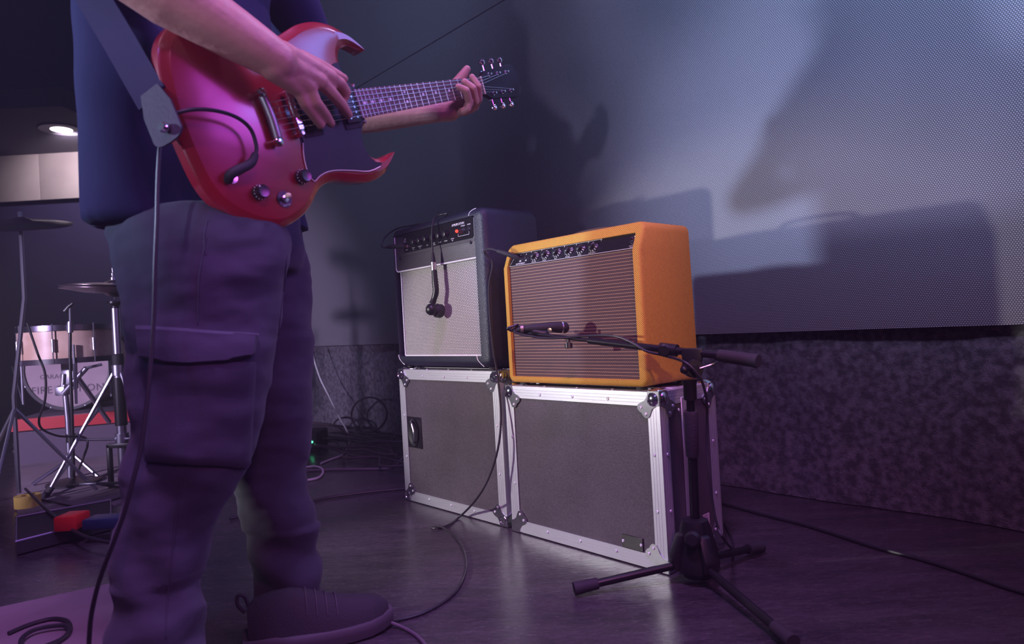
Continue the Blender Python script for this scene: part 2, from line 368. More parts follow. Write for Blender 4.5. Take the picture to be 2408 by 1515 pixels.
# velvet drape under the screen
def drape(name, xa, xb, z0, z1, mtx, amp, m, yoff=0, seedv=0, dens=.012, hem=True):
    nx = int((xb - xa) / dens); nz = 26; bm = bmesh.new(); g = []
    for i in range(nx + 1):
        x = xa + (xb - xa) * i / nx; col = []
        for k in range(nz + 1):
            t = k / nz; z = z1 + (z0 - z1) * t
            f = math.sin(x * 9 + 2.5 * noise.noise(Vector((x * 1.5, seedv, 0)))) * .5 + noise.noise(Vector((x * 7, z * 1.2, seedv))) * .9 + noise.noise(Vector((x * 14, z * 6, seedv + 5))) * .35
            y = yoff + amp * f * (.35 + .65 * t)
            col.append(bm.verts.new((x, y, z)))
        g.append(col)
    for i in range(nx):
        for k in range(nz): bm.faces.new((g[i][k], g[i + 1][k], g[i + 1][k + 1], g[i][k + 1]))
    o = from_bm(name, bm, m, None, True); o.matrix_world = mtx; return o
dr = drape('velvet_curtain', -7.0, 2.4, .003, .60, WM, .018, VELVET, -.038, 3)
tag(dr, 'black crushed velvet curtain hanging below the mesh screen to the floor', 'curtain')
# far left: side wall with pale lit panel, low soffit with downlight
FAR = 6.5
WLM = mat('side_wall_dark', (.045, .035, .12), .8)
wl_ = box('wall_left', (-9, FAR, 0), (-3.0, FAR + .1, 4.2), WLM); struct(wl_)
sof = box('ceiling', (-9, 5.2, 2.55), (-3.45, FAR, 2.7), mat('soffit', (.08, .07, .11), .8)); struct(sof)
pan = empty('pale_wall_panel', (-4.75, FAR - .03, 2.10))
tag(pan, 'pale curved wall panel glowing under the soffit at far left', 'wall panel')
PALE = mat('pale_panel', (.62, .52, .55), .5, var=(3, (.72, .62, .64)))
for i in range(4):
    prism('panel_board', [(-.9 + i * .56, 0), (-.9 + i * .56 + .555, 0), (-.9 + i * .56 + .555, .47), (-.9 + i * .56, .47)], -.03, 0, PALE, pan, bev=.004)
p = at(145, 312, 5.75)
dl = empty('ceiling_downlight', (p.x, p.y, 2.545)); tag(dl, 'round glowing downlight set in the soffit above the drum kit', 'light')
lathe('trim_ring', [(.085, -.001), (.17, -.004), (.175, .006), (.085, .006)], (0, 0, 0), (0, 0, 1), mat('soffit_ring', (.25, .22, .3), .5), dl)
lathe('lamp_disc', [(0, -.003), (.083, -.003), (.083, .004), (0, .004)], (0, 0, 0), (0, 0, 1), mat('lamp_glow', (1, .9, .95), .5, emis=(1, .86, .95), es=7), dl)
sp_ = spot('downlight_beam', (p.x, p.y, 2.5), (p.x - .1, FAR, 2.2), 34, (1, .85, .92), 120, .6, .05)
HZ = bpy.data.materials.new('haze'); HZ.use_nodes = True; _n = HZ.node_tree; _n.nodes.remove(_n.nodes['Principled BSDF'])
_v = _n.nodes.new('ShaderNodeVolumeScatter'); _v.inputs['Color'].default_value = (.9, .88, 1, 1); _v.inputs['Density'].default_value = .013; _v.inputs['Anisotropy'].default_value = .2
_n.links.new(_v.outputs[0], _n.nodes['Material Output'].inputs['Volume'])
hz = box('stage_haze', (-8.9, -2.9, .001), (4.4, 11.9, 4.3), HZ); tag(hz, 'thin violet stage haze filling the air over the stage', 'haze', kind='stuff')
# low wide wooden strips of the floor edge and pale rug under drums
RUG = mat('rug_pale', (.20, .15, .19), .85, bump=(300, .4, .002), var=(6, (.26, .2, .24)))
rp = [fl(40, 1245), fl(262, 1195), fl(330, 1165), fl(330, 1015), fl(40, 1060)]
def flat_poly(name, pts, z0, z1, m, parent=None):
    bm = bmesh.new(); a = [bm.verts.new((p.x, p.y, z0)) for p in pts]; b = [bm.verts.new((p.x, p.y, z1)) for p in pts]
    bm.faces.new(a[::-1]); bm.faces.new(b)
    for i in range(len(pts)): j = (i + 1) % len(pts); bm.faces.new((a[i], a[j], b[j], b[i]))
    return from_bm(name, bm, m, parent)
rug = flat_poly('drum_rug', rp, .0, .006, RUG); tag(rug, 'pale purple-grey rug lying under the drum hardware at far left', 'rug')
rug2 = flat_poly('floor_mat', [fl(-40, 1440), fl(262, 1375), fl(300, 1420), fl(300, 1620), fl(-40, 1620)], .0, .004, mat('front_mat', (.17, .12, .15), .8, var=(5, (.22, .16, .19))))
tag(rug2, 'pale mat patch on the floor behind the guitarist at the lower left corner', 'mat')

# ------------------------------------------------------------------ flight cases
def extrusion(name, P, Q, a, b, wd, parent, m=ALU, t=.0022):
    P, Q, a, b = Vector(P), Vector(Q), Vector(a), Vector(b)
    g = []
    def leg():
        out = [(0, 0)]
        for k in (.25, .5, .75):
            c = wd * k; out += [(c - .0009, 0), (c - .0004, .0007), (c + .0004, .0007), (c + .0009, 0)]
        out.append((wd, 0)); return out
    A = [(-t + 0, -t)] + [(s, -t + h) for s, h in leg()[1:]] + [(wd, 0), (0, 0), (0, wd)] + [(-t + h, s) for s, h in leg()[::-1][:-1]]
    bm = bmesh.new(); r0_, r1_ = [], []
    for (x, y) in A: o = a * x + b * y; r0_.append(bm.verts.new(P + o)); r1_.append(bm.verts.new(Q + o))
    n = len(A); bm.faces.new(r0_); bm.faces.new(r1_[::-1])
    for i in range(n): j = (i + 1) % n; bm.faces.new((r0_[i], r0_[j], r1_[j], r1_[i]))
    return from_bm(name, bm, m, parent)
def strip(name, lo, hi, m, parent): return box(name, lo, hi, m, parent, bev=.0008, seg=1)
LEAF = [(-.003, -.003), (.030, -.003), (.032, .008), (.040, .019), (.052, .024), (.061, .030), (.0625, .039), (.057, .046), (.050, .050), (.046, .057), (.039, .0625), (.030, .061), (.024, .052), (.019, .040), (.008, .032), (-.003, .030)]
RIV = bpy.data.meshes.new('rivet'); _b = bmesh.new(); bm_lathe(_b, [(.0042, 0), (.0042, .0008), (.0030, .0022), (.0012, .0024), (.0010, .0016), (0, .0016)], (0, 0, 0), (0, 0, 1), 12); _b.to_mesh(RIV); _b.free(); RIV.materials.append(mat('rivet_steel', (.70, .68, .73), .3, .35))
for p in RIV.polygons: p.use_smooth = True
def rivet(parent, loc, n):
    o = bpy.data.objects.new('rivet', RIV); COL.objects.link(o); o.parent = parent; o.location = loc
    o.rotation_euler = Vector(n).to_track_quat('Z', 'Y').to_euler(); return o
def leaf_plate(parent, C, a, b, n):
    C, a, b, n = map(Vector, (C, a, b, n)); bm = bmesh.new()
    lo = [bm.verts.new(C + a * x + b * y + n * .001) for x, y in LEAF]; hi = [bm.verts.new(C + a * x + b * y + n * .0045) for x, y in LEAF]
    bm.faces.new(lo); bm.faces.new(hi[::-1])
    for i in range(len(LEAF)): j = (i + 1) % len(LEAF); bm.faces.new((lo[i], lo[j], hi[j], hi[i]))
    o = from_bm('corner_plate', bm, ALU_PLATE, parent)
    for x, y in ((.051, .036), (.037, .052)): rivet(parent, C + a * x + b * y + n * .0045, n)
def flight_case(x, y, yaw, w, h, d, label, ring=False):
    t = empty('flight_case', (x, y, 0), yaw); tag(t, label, 'flight case', 'flight cases under the amplifiers')
    X, Y, Z = Vector((1, 0, 0)), Vector((0, 1, 0)), Vector((0, 0, 1)); E_ = .033
    z0 = .006
    box('body_panel', (.001, .001, z0 + .001), (w - .001, d - .001, h - .001), LAMINATE, t)
    cs = {}
    for (px, sx) in ((0, X), (w, -X)):
        for (py, sy) in ((0, Y), (d, -Y)): extrusion('edge_extrusion', (px, py, z0 + .01), (px, py, h - .01), sx, sy, E_, t)
    for (py, sy) in ((0, Y), (d, -Y)):
        for (pz, sz) in ((z0, Z), (h, -Z)): extrusion('edge_extrusion', (.01, py, pz), (w - .01, py, pz), sy, sz, E_, t)
    for (px, sx) in ((0, X), (w, -X)):
        for (pz, sz) in ((z0, Z), (h, -Z)): extrusion('edge_extrusion', (px, .01, pz), (px, d - .01, pz), sx, sz, E_, t)
    # lid joint bands
    for xx in (-.0035, w): strip('lid_band', (xx, .090, z0 + .02), (xx + .0035, .128, h - .02), ALU, t)
    strip('lid_band', (.02, .090, h), (w - .02, .128, h + .003), ALU, t)
    # rivets
    for u in (.1475, .2726, .3964):
        for zz in (h - .0195, .0255): rivet(t, (u, -.0022, zz), -Y)
        rivet(t, (u, .0195, h + .0022), Z)
    for zz in (.34 * h, .655 * h):
        for u in (.0205, w - .0205): rivet(t, (u, -.0022, zz), -Y)
        for xx, nn in ((-.0022, -X), (w + .0022, X)):
            for vv in (.0205, d - .0205): rivet(t, (xx, vv, zz), nn)
    for vv in (.080, .138): rivet(t, (w + .0008, vv, h - .05), X); 
    # corners
    for (px, sx) in ((0, X), (w, -X)):
        for (py, sy) in ((0, Y), (d, -Y)):
            for (pz, sz) in ((z0, Z), (h, -Z)):
                C = Vector((px, py, pz)); c = C + (sx + sy + sz) * .0155
                br = .0205 if pz == z0 else .0265
                o = ball('corner_ball', c, br, CHROME, t, seg=20)
                if py == 0 or (px == w):
                    if py == 0: leaf_plate(t, C, sx, sz, -sy)
                    if px == w or py == 0: leaf_plate(t, C, sy, sz, -sx)
                if pz == h and py == 0: leaf_plate(t, C, sx, sy, -sz)
                if ring and py == 0:
                    lathe('corner_ring', [(.0105, .0), (.0155, .0), (.0165, .002), (.0150, .0045), (.0118, .0045), (.0105, .002)], c - sy * (br - .003), -sy, CHROME, o, 24)
    return t
case_r = flight_case(-.0299, 2.0033, -.8279, .5525, .4392, .2508, 'black flight case with white metal edges standing under the tweed amplifier')
case_l = flight_case(-.4252, 2.441, -.8206, .5525, .4809, .2508, 'black flight case with a side handle standing under the black amplifier', ring=True)
# name plate on the right case
box('name_plate', (.4169, -.003, .0408), (.482, .002, .074), mat('plate_black', (.02, .017, .018), .35), case_r, bev=.0008, seg=1)
for u in (.4215, .4775): rivet(case_r, (u, -.003, .057), (0, -1, 0))
# sticker on the right side of the right case
stk = box('address_sticker', (.5525, .1625, .066), (.5533, .1935, .106), mat('sticker_pink_white', (.72, .55, .66), .5), case_r)
INK = mat('ink', (.08, .05, .08), .6)
for i, (s, sz) in enumerate((('FRAGILE', .0035), ('HANDLE WITH CARE', .0022), ('STAGE LEFT', .003), ('018 52', .0075), ('AMP CASE', .0035))):
    text('printed_lines', s, sz, (.5535, .178, .1015 - i * .0072), (0, 1, 0), (0, 0, 1), INK, stk, depth=.0001)
# recessed handle on the left case
box('handle_plate', (.0345, -.002, .200), (.1215, .002, .312), mat('handle_black', (.012, .010, .013), .3), case_l, bev=.001, seg=1)
bm = bmesh.new(); bm_lathe(bm, [(.030, 0), (.036, .001), (.038, .004), (.034, .004), (.030, .0015)], (0, 0, 0), (0, -1, 0), 28)
for v in bm.verts: v.co = Vector((v.co.x * .85 + .074, v.co.y - .002, v.co.z * 1.35 + .256))
from_bm('handle_dish_rim', bm, BLACK, case_l, True)
tube('handle_bar', [(.070, -.004, .301), (.073, -.012, .296), (.085, -.017, .290), (.097, -.019, .268), (.099, -.019, .250), (.094, -.017, .232), (.084, -.012, .223), (.078, -.004, .222)], .0034, STEEL, case_l, 8, 5)

# ------------------------------------------------------------------ amplifier shells
def loop_pts(W, H, ins, rc, zk):
    l, r, b, t = ins; x0, x1, z0, z1 = l, W - r, b, H - t; n = 5; P = []
    for cx, cz, a0 in ((x1 - rc, z0 + rc, -PI / 2), (x1 - rc, z1 - rc, 0), (x0 + rc, z1 - rc, PI / 2), (x0 + rc, z0 + rc, PI)):
        if a0 == 0 and zk: P.append((x1, zk))
        if a0 == PI and zk: P.append((x0, zk))
        for k in range(n + 1): a = a0 + PI / 2 * k / n; P.append((cx + rc * math.cos(a), cz + rc * math.sin(a)))
    return P
def amp_shell(name, W, H, D, rc, rf, rim, depth, m, parent, zk=None, fy=None, by=None, rfl=None):
    bm = bmesh.new(); loops = []
    def add(ins, y, r):
        pts = loop_pts(W, H, ins, max(r, .0015), zk); loops.append([bm.verts.new((x, y, z)) for x, z in pts])
    add((rf * .6,) * 4, D, rc - rf * .4); add((0,) * 4, D - rf, rc); add((0,) * 4, rf, rc)
    for k in range(1, 6):
        a = PI / 2 * k / 5; i = rf * (1 - math.cos(a)); add((i,) * 4, rf * (1 - math.sin(a)), rc - i)
    add(rim, 0, .004); add(tuple(q + .001 for q in rim), .002, .004); add(tuple(q + .001 for q in rim), depth, .004)
    for A, B in zip(loops, loops[1:]):
        n = len(A)
        for i in range(n): j = (i + 1) % n; bm.faces.new((A[i], A[j], B[j], B[i]))
    bm.faces.new(loops[0]); bm.faces.new(loops[-1])
    if fy:
        for v in bm.verts:
            z = v.co.z; f = fy(z); b_ = by(z); v.co.y = f + v.co.y * (b_ - f) / D
    return from_bm(name, bm, m, parent, True)

# --- tweed combo
TW, TH, TD, TZK = .5115, .416, .2396, .344
def tfy(z): return max(0, (z - TZK) / (TH - TZK)) * .0301
def tby(z): return TD - (TD - .228) * z / TH
tw = empty('guitar_amplifier', (-.0199, 2.0034, .4392 + .012), -.8328)
tag(tw, 'tan tweed covered combo amplifier with brown grille standing on the right flight case', 'amplifier', 'combo amplifiers on the flight cases')
amp_shell('cabinet', TW, TH, TD, .022, .010, (.0205, .0225, .0175, .028), .022, TWEED, tw, TZK, tfy, tby)
zb, zt = .0175, .3485
bm = bmesh.new(); v = [bm.verts.new(c) for c in ((.021, .010, zb), (TW - .0225, .010, zb), (TW - .0225, .010, zt), (.021, .010, zt))]; bm.faces.new(v)
r = bmesh.ops.extrude_face_region(bm, geom=bm.faces[:]); bmesh.ops.translate(bm, vec=(0, .006, 0), verts=[q for q in r['geom'] if isinstance(q, bmesh.types.BMVert)])
from_bm('grille_cloth', bm, GRILLE_BROWN, tw)
# slanted control panel
tl = math.atan2(.0301, TH - TZK); PU = Vector((0, math.sin(tl), math.cos(tl))); PN = Vector((0, -math.cos(tl), math.sin(tl)))
def tp(u, z, off=0.0): return Vector((u, tfy(z) + .007, z)) + PN * off
pm = mat('control_panel_black', (.014, .012, .016), .28)
bm = bmesh.new()
ps = [tp(.0215, .347), tp(TW - .0235, .347), tp(TW - .0235, .389), tp(.0215, .389)]
a = [bm.verts.new(p) for p in ps]; b = [bm.verts.new(p - PN * .004) for p in ps]; bm.faces.new(a); bm.faces.new(b[::-1])
for i in range(4): j = (i + 1) % 4; bm.faces.new((a[i], a[j], b[j], b[i]))
cp = from_bm('control_panel', bm, pm, tw)
def pline(p, q, wd, m, parent, nrm, name='printed_line'):
    p, q = Vector(p), Vector(q); s = (q - p).normalized().cross(nrm).normalized() * wd / 2; bm = bmesh.new()
    A = [p + s, q + s, q - s, p - s]; a = [bm.verts.new(x + nrm * .0005) for x in A]; b = [bm.verts.new(x) for x in A]; bm.faces.new(a); bm.faces.new(b[::-1])
    for i in range(4): j = (i + 1) % 4; bm.faces.new((a[i], a[j], b[j], b[i]))
    return from_bm(name, bm, m, parent)
SILV = mat('silver_line', (.72, .66, .64), .35, .4)
pline(tp(.0225, .3485), tp(TW - .024, .3485), .0016, SILV, cp, PN, 'trim_line')
pline(tp(.042, .3862), tp(.375, .3862), .0011, PRINT, cp, PN)
pline(tp(.375, .3880), tp(TW - .024, .3880), .0010, SILV, cp, PN, 'trim_line')
pline(tp(.0415, .3855), tp(.0235, .3495), .0010, SILV, cp, PN)
KU = (.1277, .1715, .2165, .262, .306, .350); KZ = .3668
for u in [(KU[i] + KU[i + 1]) / 2 for i in range(5)] + [.106, .372]: pline(tp(u, .3862), tp(u, .3815), .0014, PRINT, cp, PN)
def knob(parent, o, n, upv, ang, r=.0155, cap=.0085, h=.017, ticks=True):
    k = lathe('control_knob', [(0, 0), (r, 0), (r, .0015), (cap * 1.15, .0055), (cap, .008), (cap * .92, h - .001), (cap * .75, h), (0, h)], o, n, BLACK, parent, 22)
    s = n.cross(upv).normalized() * -1
    if ticks:
        for i in range(9):
            a = ang + (i - 4) * .56; d = s * math.sin(a) + upv * math.cos(a)
            p = Vector(o) + n * .0046; w_ = d.cross(n) * .0007; q0 = p + d * r * .68 + n * .0006; q1 = p + d * r * .95 - n * .0022
            bm = bmesh.new(); A = [q0 + w_, q1 + w_, q1 - w_, q0 - w_]; a_ = [bm.verts.new(x + n * .0009) for x in A]; b_ = [bm.verts.new(x) for x in A]
            bm.faces.new(a_); bm.faces.new(b_[::-1])
            for i2 in range(4): j = (i2 + 1) % 4; bm.faces.new((a_[i2], a_[j], b_[j], b_[i2]))
            from_bm('knob_mark', bm, PRINT, k)
    return k
for i, u in enumerate(KU): knob(tw, tp(u, KZ, 0), PN, PU, 2.2 + .35 * i)
for u, s in zip(KU, ('VOLUME', 'TREBLE', 'BASS', 'REVERB', 'SPEED', 'INTENSITY')): text('lettering', s, .0048, tp(u - .002, .3522, .0004), (1, 0, 0), PU, PRINT, cp, shear=.3)
text('lettering', 'INSTRUMENTS', .0062, tp(.0685, .3530, .0004), (1, 0, 0), PU, PRINT, cp, shear=.3, space=.95)
for u, s in ((.062, '1'), (.086, '2')): text('lettering', s, .006, tp(u, .3795, .0004), (1, 0, 0), PU, PRINT, cp)
text('lettering', 'PRINCETON', .0034, tp(.480, .3545, .0004), (1, 0, 0), PU, SILV, cp)
text('lettering', 'REVERB', .0034, tp(.480, .3508, .0004), (1, 0, 0), PU, SILV, cp)
for u in (.0648, .0890): lathe('input_jack', [(0, -.001), (.0030, -.001), (.0035, .004), (.0055, .0042), (.0080, .003), (.0088, 0)], tp(u, .3655), PN, CHROME, tw, 20)
lj = lathe('pilot_lamp_bezel', [(.0045, .006), (.0085, .006), (.0115, .003), (.0125, 0)], tp(.481, .3695), PN, CHROME, tw, 24)
lathe('pilot_lamp_jewel', [(.005, .004), (.0048, .009), (.003, .012), (0, .013)], tp(.481, .3695), PN, mat('jewel_dark', (.03, .01, .02), .1, coat=1), tw, 16)
for u, vv in ((.04, .03), (TW - .04, .03), (.04, TD - .03), (TW - .04, TD - .03)): lathe('foot', [(.014, 0), (.015, -.012)], (u, vv, .001), (0, 0, 1), RUBBER, tw, 16)
# strap handle of the tweed amp on the top
tube('top_handle', [(.16, .13, TH - .002), (.18, .13, TH + .012), (.25, .13, TH + .017), (.33, .13, TH + .012), (.35, .13, TH - .002)], .005, mat('handle_brown', (.06, .03, .02), .5), tw, 8, 5)

# --- black combo
BW, BH, BD = .558, .5077, .239
K = 1.06
bk = empty('guitar_amplifier', (-.4366, 2.474, .4809 + .013), -.86)
tag(bk, 'black combo amplifier with light speckled grille and red pilot lamp on the left case', 'amplifier', 'combo amplifiers on the flight cases')
amp_shell('cabinet', BW, BH, BD, .030, .022, (.020, .046, .036, .024), .030, TOLEX, bk)
gz0, gz1 = .0385, .352
bm = bmesh.new(); bm_box(bm, (.042, .012, gz0), (BW - .0475, .020, gz1)); from_bm('grille_cloth', bm, GRILLE_SALT, bk)
def rect_pipe(parent, pts, r_=.0022, y=.006): return tube('white_piping', [(u, y, z) for u, z in pts], r_, PIPING, parent, 8)
rect_pipe(bk, [(.0430, gz1), (.0430, gz0 + .003), (.046, gz0), (BW - .0475, gz0)], y=.010)
# upper fascia
fas = prism('fascia_panel', [(.022, .366), (.026, .356), (.034, .3505), (BW - .047, .3505), (BW - .047, .480), (.022, .480)], .004, .018, TOLEXP, bk, bev=.002)
rect_pipe(bk, [(.0215, .480), (.0215, .3640), (.0250, .3550), (.0335, .3498), (BW - .0465, .3498)], .0026, .004)
for u, z in ((.0536, .398), (.486, .402)):
    lathe('fascia_screw', [(0, .0035), (.004, .0035), (.0065, .0012), (.0068, 0)], (u, .004, z), (0, -1, 0), BLACK, bk, 16)
for pts in ([(.0125, .047), (.016, .032), (.028, .018), (.040, .010)], [(BW - .070, .047), (BW - .066, .030), (BW - .056, .017), (BW - .042, .008)]):
    tube('corner_piping', [(u, -.0003 if i < 2 else .002 + .004 * (i - 2), z * .9 - .004 * (i > 2)) for i, (u, z) in enumerate(pts)], .0014, PIPING, bk, 6, 4)
tube('corner_piping', [(BW - .072, .000, BH - .022), (BW - .070, .003, BH - .012), (BW - .062, .009, BH - .004), (BW - .052, .016, BH + .0002)], .0014, PIPING, bk, 6, 4)
tube('corner_piping', [(.020, .0015, BH - .040), (.0205, .003, BH - .024), (.022, .008, BH - .010)], .0014, PIPING, bk, 6, 4)
# control panel
cz0, cz1 = .414, .482
cpb = prism('control_panel', [(.086, cz0 + .004), (.090, cz0), (BW - .062, cz0), (BW - .056, cz0 + .006), (BW - .056, cz1), (.086, cz1)], .0015, .006, mat('panel_gloss_black', (.010, .009, .011), .22), bk)
prism('panel_recess_lip', [(.074, cz0 - .010), (BW - .050, cz0 - .010), (BW - .050, cz0 - .001), (.074, cz0 - .001)], .0022, .006, TOLEXP, bk)
NB = Vector((0, -1, 0)); ZU = Vector((0, 0, 1)); PY = .0015
def bp(u, z, o=0.0): return Vector((u * K, PY - o, z * K - .0012))
for u, z in ((.1536, .421), (.1904, .421), (.2262, .421), (.2688, .421), (.3029, .421), (.3389, .421)): 
    k = knob(bk, bp(u, z), NB, ZU, 1.2, r=.0125, cap=.0105, h=.016, ticks=False)
    tube('knob_rim', [Vector(bp(u, z)) + Vector((math.cos(a) * .0123, -.0022, math.sin(a) * .0123)) for a in [i * PI / 12 for i in range(6, 19)]], .0007, STEEL, k, 6)
BT = mat('panel_print', (.82, .80, .84), .5)
def btxt(s, u, z, size, **k): text('lettering', s, size, bp(u, z, .0004), (1, 0, 0), (0, 0, 1), BT, cpb, **k)
btxt('AMPLIFICATION', .4005, .4428, .0108, space=.86)
btxt('STANDBY', .4255, .4345, .0052); btxt('POWER', .4560, .4345, .0052)
for s, u in (('INPUT', .1000), ('BASS', .2262), ('TREBLE', .2990), ('REVERB', .3320)): btxt(s, u, .4005, .0050)
for (s1, s2), u in ((('NORMAL', 'VOL'), .1420), (('OVERDRIVE', 'VOL'), .1830), (('MASTER', 'VOL'), .3680), (('MIDDLE', 'EQUALISER'), .2630)):
    btxt(s1, u, .4025, .0048); btxt(s2, u, .3970, .0044)
btxt('HIGH', .0925, .4385, .0042)
# LED and switches
lathe('led_bezel', [(0, 0), (.0065, 0), (.0065, .002), (.0045, .0035), (0, .0035)], bp(.3994, .4215), NB, CHROME, bk, 16)
ball('pilot_lamp', bp(.3994, .4215, .0055), .0052, mat('red_lamp', (.9, .02, .01), .3, emis=(1, .02, .01), es=5.5), bk, seg=14)
for u in (.4286, .4545):
    s = lathe('toggle_switch', [(.0075, 0), (.0075, .002), (.0050, .0025), (.0048, .005), (0, .005)], bp(u, .4220), NB, CHROME, bk, 12)
    tube('toggle_lever', [bp(u, .4220, .004), bp(u, .4150, .016)], [.0018, .0028], CHROME, s, 8)
for p, q in (((.3994, .414), (.3994, .405)), ((.3994, .405), (.4545, .405)), ((.4545, .405), (.4545, .414))): pline(bp(*p), bp(*q), .0009, BT, cpb, NB)
for z in (.4302, .4121): lathe('input_jack', [(0, .001), (.0030, .001), (.0035, .003), (.0060, .003), (.0068, 0)], bp(.1030 - (z > .42) * .012, z), NB, STEEL, bk, 16)
for u, vv in ((.035, .035), (BW - .035, .035), (.035, BD - .03), (BW - .035, BD - .03)): lathe('foot', [(.013, .004), (.012, -.0125)], (u, vv, 0), (0, 0, 1), RUBBER, bk, 16)
tube('top_handle', [(.19, .12, BH - .002), (.20, .12, BH + .008), (.27, .12, BH + .016), (.35, .12, BH + .009), (.36, .12, BH - .002)], .006, BLACK, bk, 8, 5)
BKM = Matrix.Translation(bk.location) @ Matrix.Rotation(-.86, 4, 'Z'); TWM = Matrix.Translation(tw.location) @ Matrix.Rotation(-.8328, 4, 'Z')
def bw_(u, v, z): return BKM @ Vector((u, v, z))
def tw_(u, v, z): return TWM @ Vector((u, v, z))

# ------------------------------------------------------------------ instrument cables and plugs at the amplifiers
def cable(name, P, r_, m, label, cat='cable', sm=8, group=None, seg=8):
    o = tube(name, P, r_, m, None, seg, sm); return tag(o, label, cat, group)
# jack + patch lead over the black amp
c1 = empty('patch_lead', bw_(.105, -.03, .43)); tag(c1, 'black lead plugged into the black amplifier and looping up over its left top corner', 'cable')
inv = Matrix.Translation(-c1.location)
def ic(p): return inv @ Vector(p)
j0 = bw_(.1092, 0, .4355)
tube('plug_tip', [ic(bw_(.1092, -.001, .4355)), ic(bw_(.1092, -.010, .4355))], .0040, mat('brass_plug', (.8, .5, .3), .25, 1), c1, 10)
tube('plug_barrel', [ic(bw_(.1092, -.009, .4355)), ic(bw_(.100, -.022, .437)), ic(bw_(.060, -.030, .440)), ic(bw_(.030, -.032, .442))], [.0075, .0085, .008, .0065], BLACKM, c1, 12)
tube('lead', [ic(p) for p in (bw_(.032, -.032, .442), bw_(.000, -.035, .444), bw_(-.018, -.030, .458), bw_(-.012, -.015, .487), bw_(.030, .01, .512), bw_(.10, .03, .5145), bw_(.18, .05, .5145), bw_(.24, .09, .5145), bw_(.25, .16, .5145), bw_(.26, .25, .50), bw_(.26, .275, .40), bw_(.26, .28, .1))], .0030, CABLE, c1, 8, 7)
# hanging microphone in front of the black grille
mc = empty('hanging_microphone', bw_(.205, -.02, .42)); tag(mc, 'black curved microphone hanging by its cable in front of the speckled grille', 'microphone')
inv = Matrix.Translation(-mc.location)
def h(u, z, v=-.022): return ic(bw_(u, v, z))
def bx_(x, y, v):   # point on a plane parallel to the black amp front, v towards the room
    o = bw_(0, v, 0); n = (BKM.to_3x3() @ Vector((0, 1, 0))); d = ray(x, y); t = n.dot(o - O0) / n.dot(d); return O0 + d * t
tube('cable', [ic(p) for p in (bw_(.40, .20, .5125), bw_(.36, .10, .5130), bw_(.30, .045, .5125), bx_(1052, 503, .012), bx_(1036, 505, .004), bx_(1022, 512, -.010), bx_(1017, 530, -.020), bx_(1016, 560, -.024), bx_(1017.5, 598, -.026))], .0029, CABLE, mc, 8, 7)
tube('strain_relief', [ic(bx_(1017.5, 594, -.026)), ic(bx_(1019, 618, -.027))], [.0040, .0090], BLACKM, mc, 14)
tube('connector_collar', [ic(bx_(1019.5, 617, -.027)), ic(bx_(1020.5, 636, -.027))], .0098, mat('nickel', (.75, .7, .7), .3, .9), mc, 18)
tube('microphone_body', [ic(p) for p in (bx_(1021, 635, -.027), bx_(1023, 662, -.027), bx_(1025, 685, -.027), bx_(1021, 702, -.03), bx_(1016, 715, -.036))], [.0088, .0105, .0105, .0100, .0110], BLACK, mc, 18, 5)
hc = bx_(1015, 728, -.045)
o = ball('microphone_head', ic(hc), .0205, BLACK, mc, seg=24)
hd = (bx_(1040, 733, -.004) - hc)
lathe('microphone_capsule', [(.0195, 0), (.0185, .012), (.021, .016), (.0235, .018), (.0235, .036), (.021, .040), (0, .041)], ic(hc), hd, mat('mic_grille', (.02, .018, .022), .55, bump=(900, .6, .001)), mc, 28)

# guitar lead into the tweed amp, dropping to the floor
c2 = empty('amplifier_lead', tw_(.05, -.02, .37)); tag(c2, 'black lead from the tweed amplifier hanging between the cases and looping over the floor', 'cable'); inv = Matrix.Translation(-c2.location)
pj_ = tp(.0648, .3655)
tube('plug_barrel', [ic(TWM @ (pj_ + PN * .002)), ic(TWM @ (pj_ + PN * .012 + Vector((-.006, 0, .003)))), ic(tw_(.030, -.010, .388)), ic(tw_(.004, -.020, .398))], [.004, .0075, .0075, .006], BLACKM, c2, 12)
pth = [tw_(.005, -.020, .398), tw_(-.02, -.028, .407), tw_(-.045, -.03, .400), at(1158, 618, 2.03), at(1150, 670, 2.03), at(1152, 740, 2.03), at(1160, 820, 2.02), at(1172, 900, 2.0), at(1178, 980, 1.98), at(1172, 1050, 1.97), at(1152, 1118, 1.98), at(1122, 1172, 2.0), fl(1085, 1212, .012), fl(1052, 1236, .004), fl(1026, 1243, .004), fl(1014, 1241, .004), fl(1018, 1237, .010), fl(1042, 1241, .010), fl(1070, 1262, .004), fl(1090, 1296, .004), fl(1095, 1335, .004), fl(1082, 1375, .004), fl(1052, 1410, .004), fl(1000, 1440, .004), fl(950, 1456, .004), fl(900, 1462, .012), fl(840, 1450, .004), fl(800, 1440, .004)]
tube('lead', [ic(p) for p in pth], .0034, CABLE, c2, 8, 7)
cable('floor_cable', [fl(890, 1452, .004), fl(915, 1463, .011), fl(945, 1475, .006), fl(975, 1492, .004), fl(998, 1515, .004), fl(1015, 1545, .004), fl(1030, 1600, .004)], .0036, mat('cable_worn', (.12, .09, .12), .45), 'thin cable running from the shoe toe off the bottom of the frame')

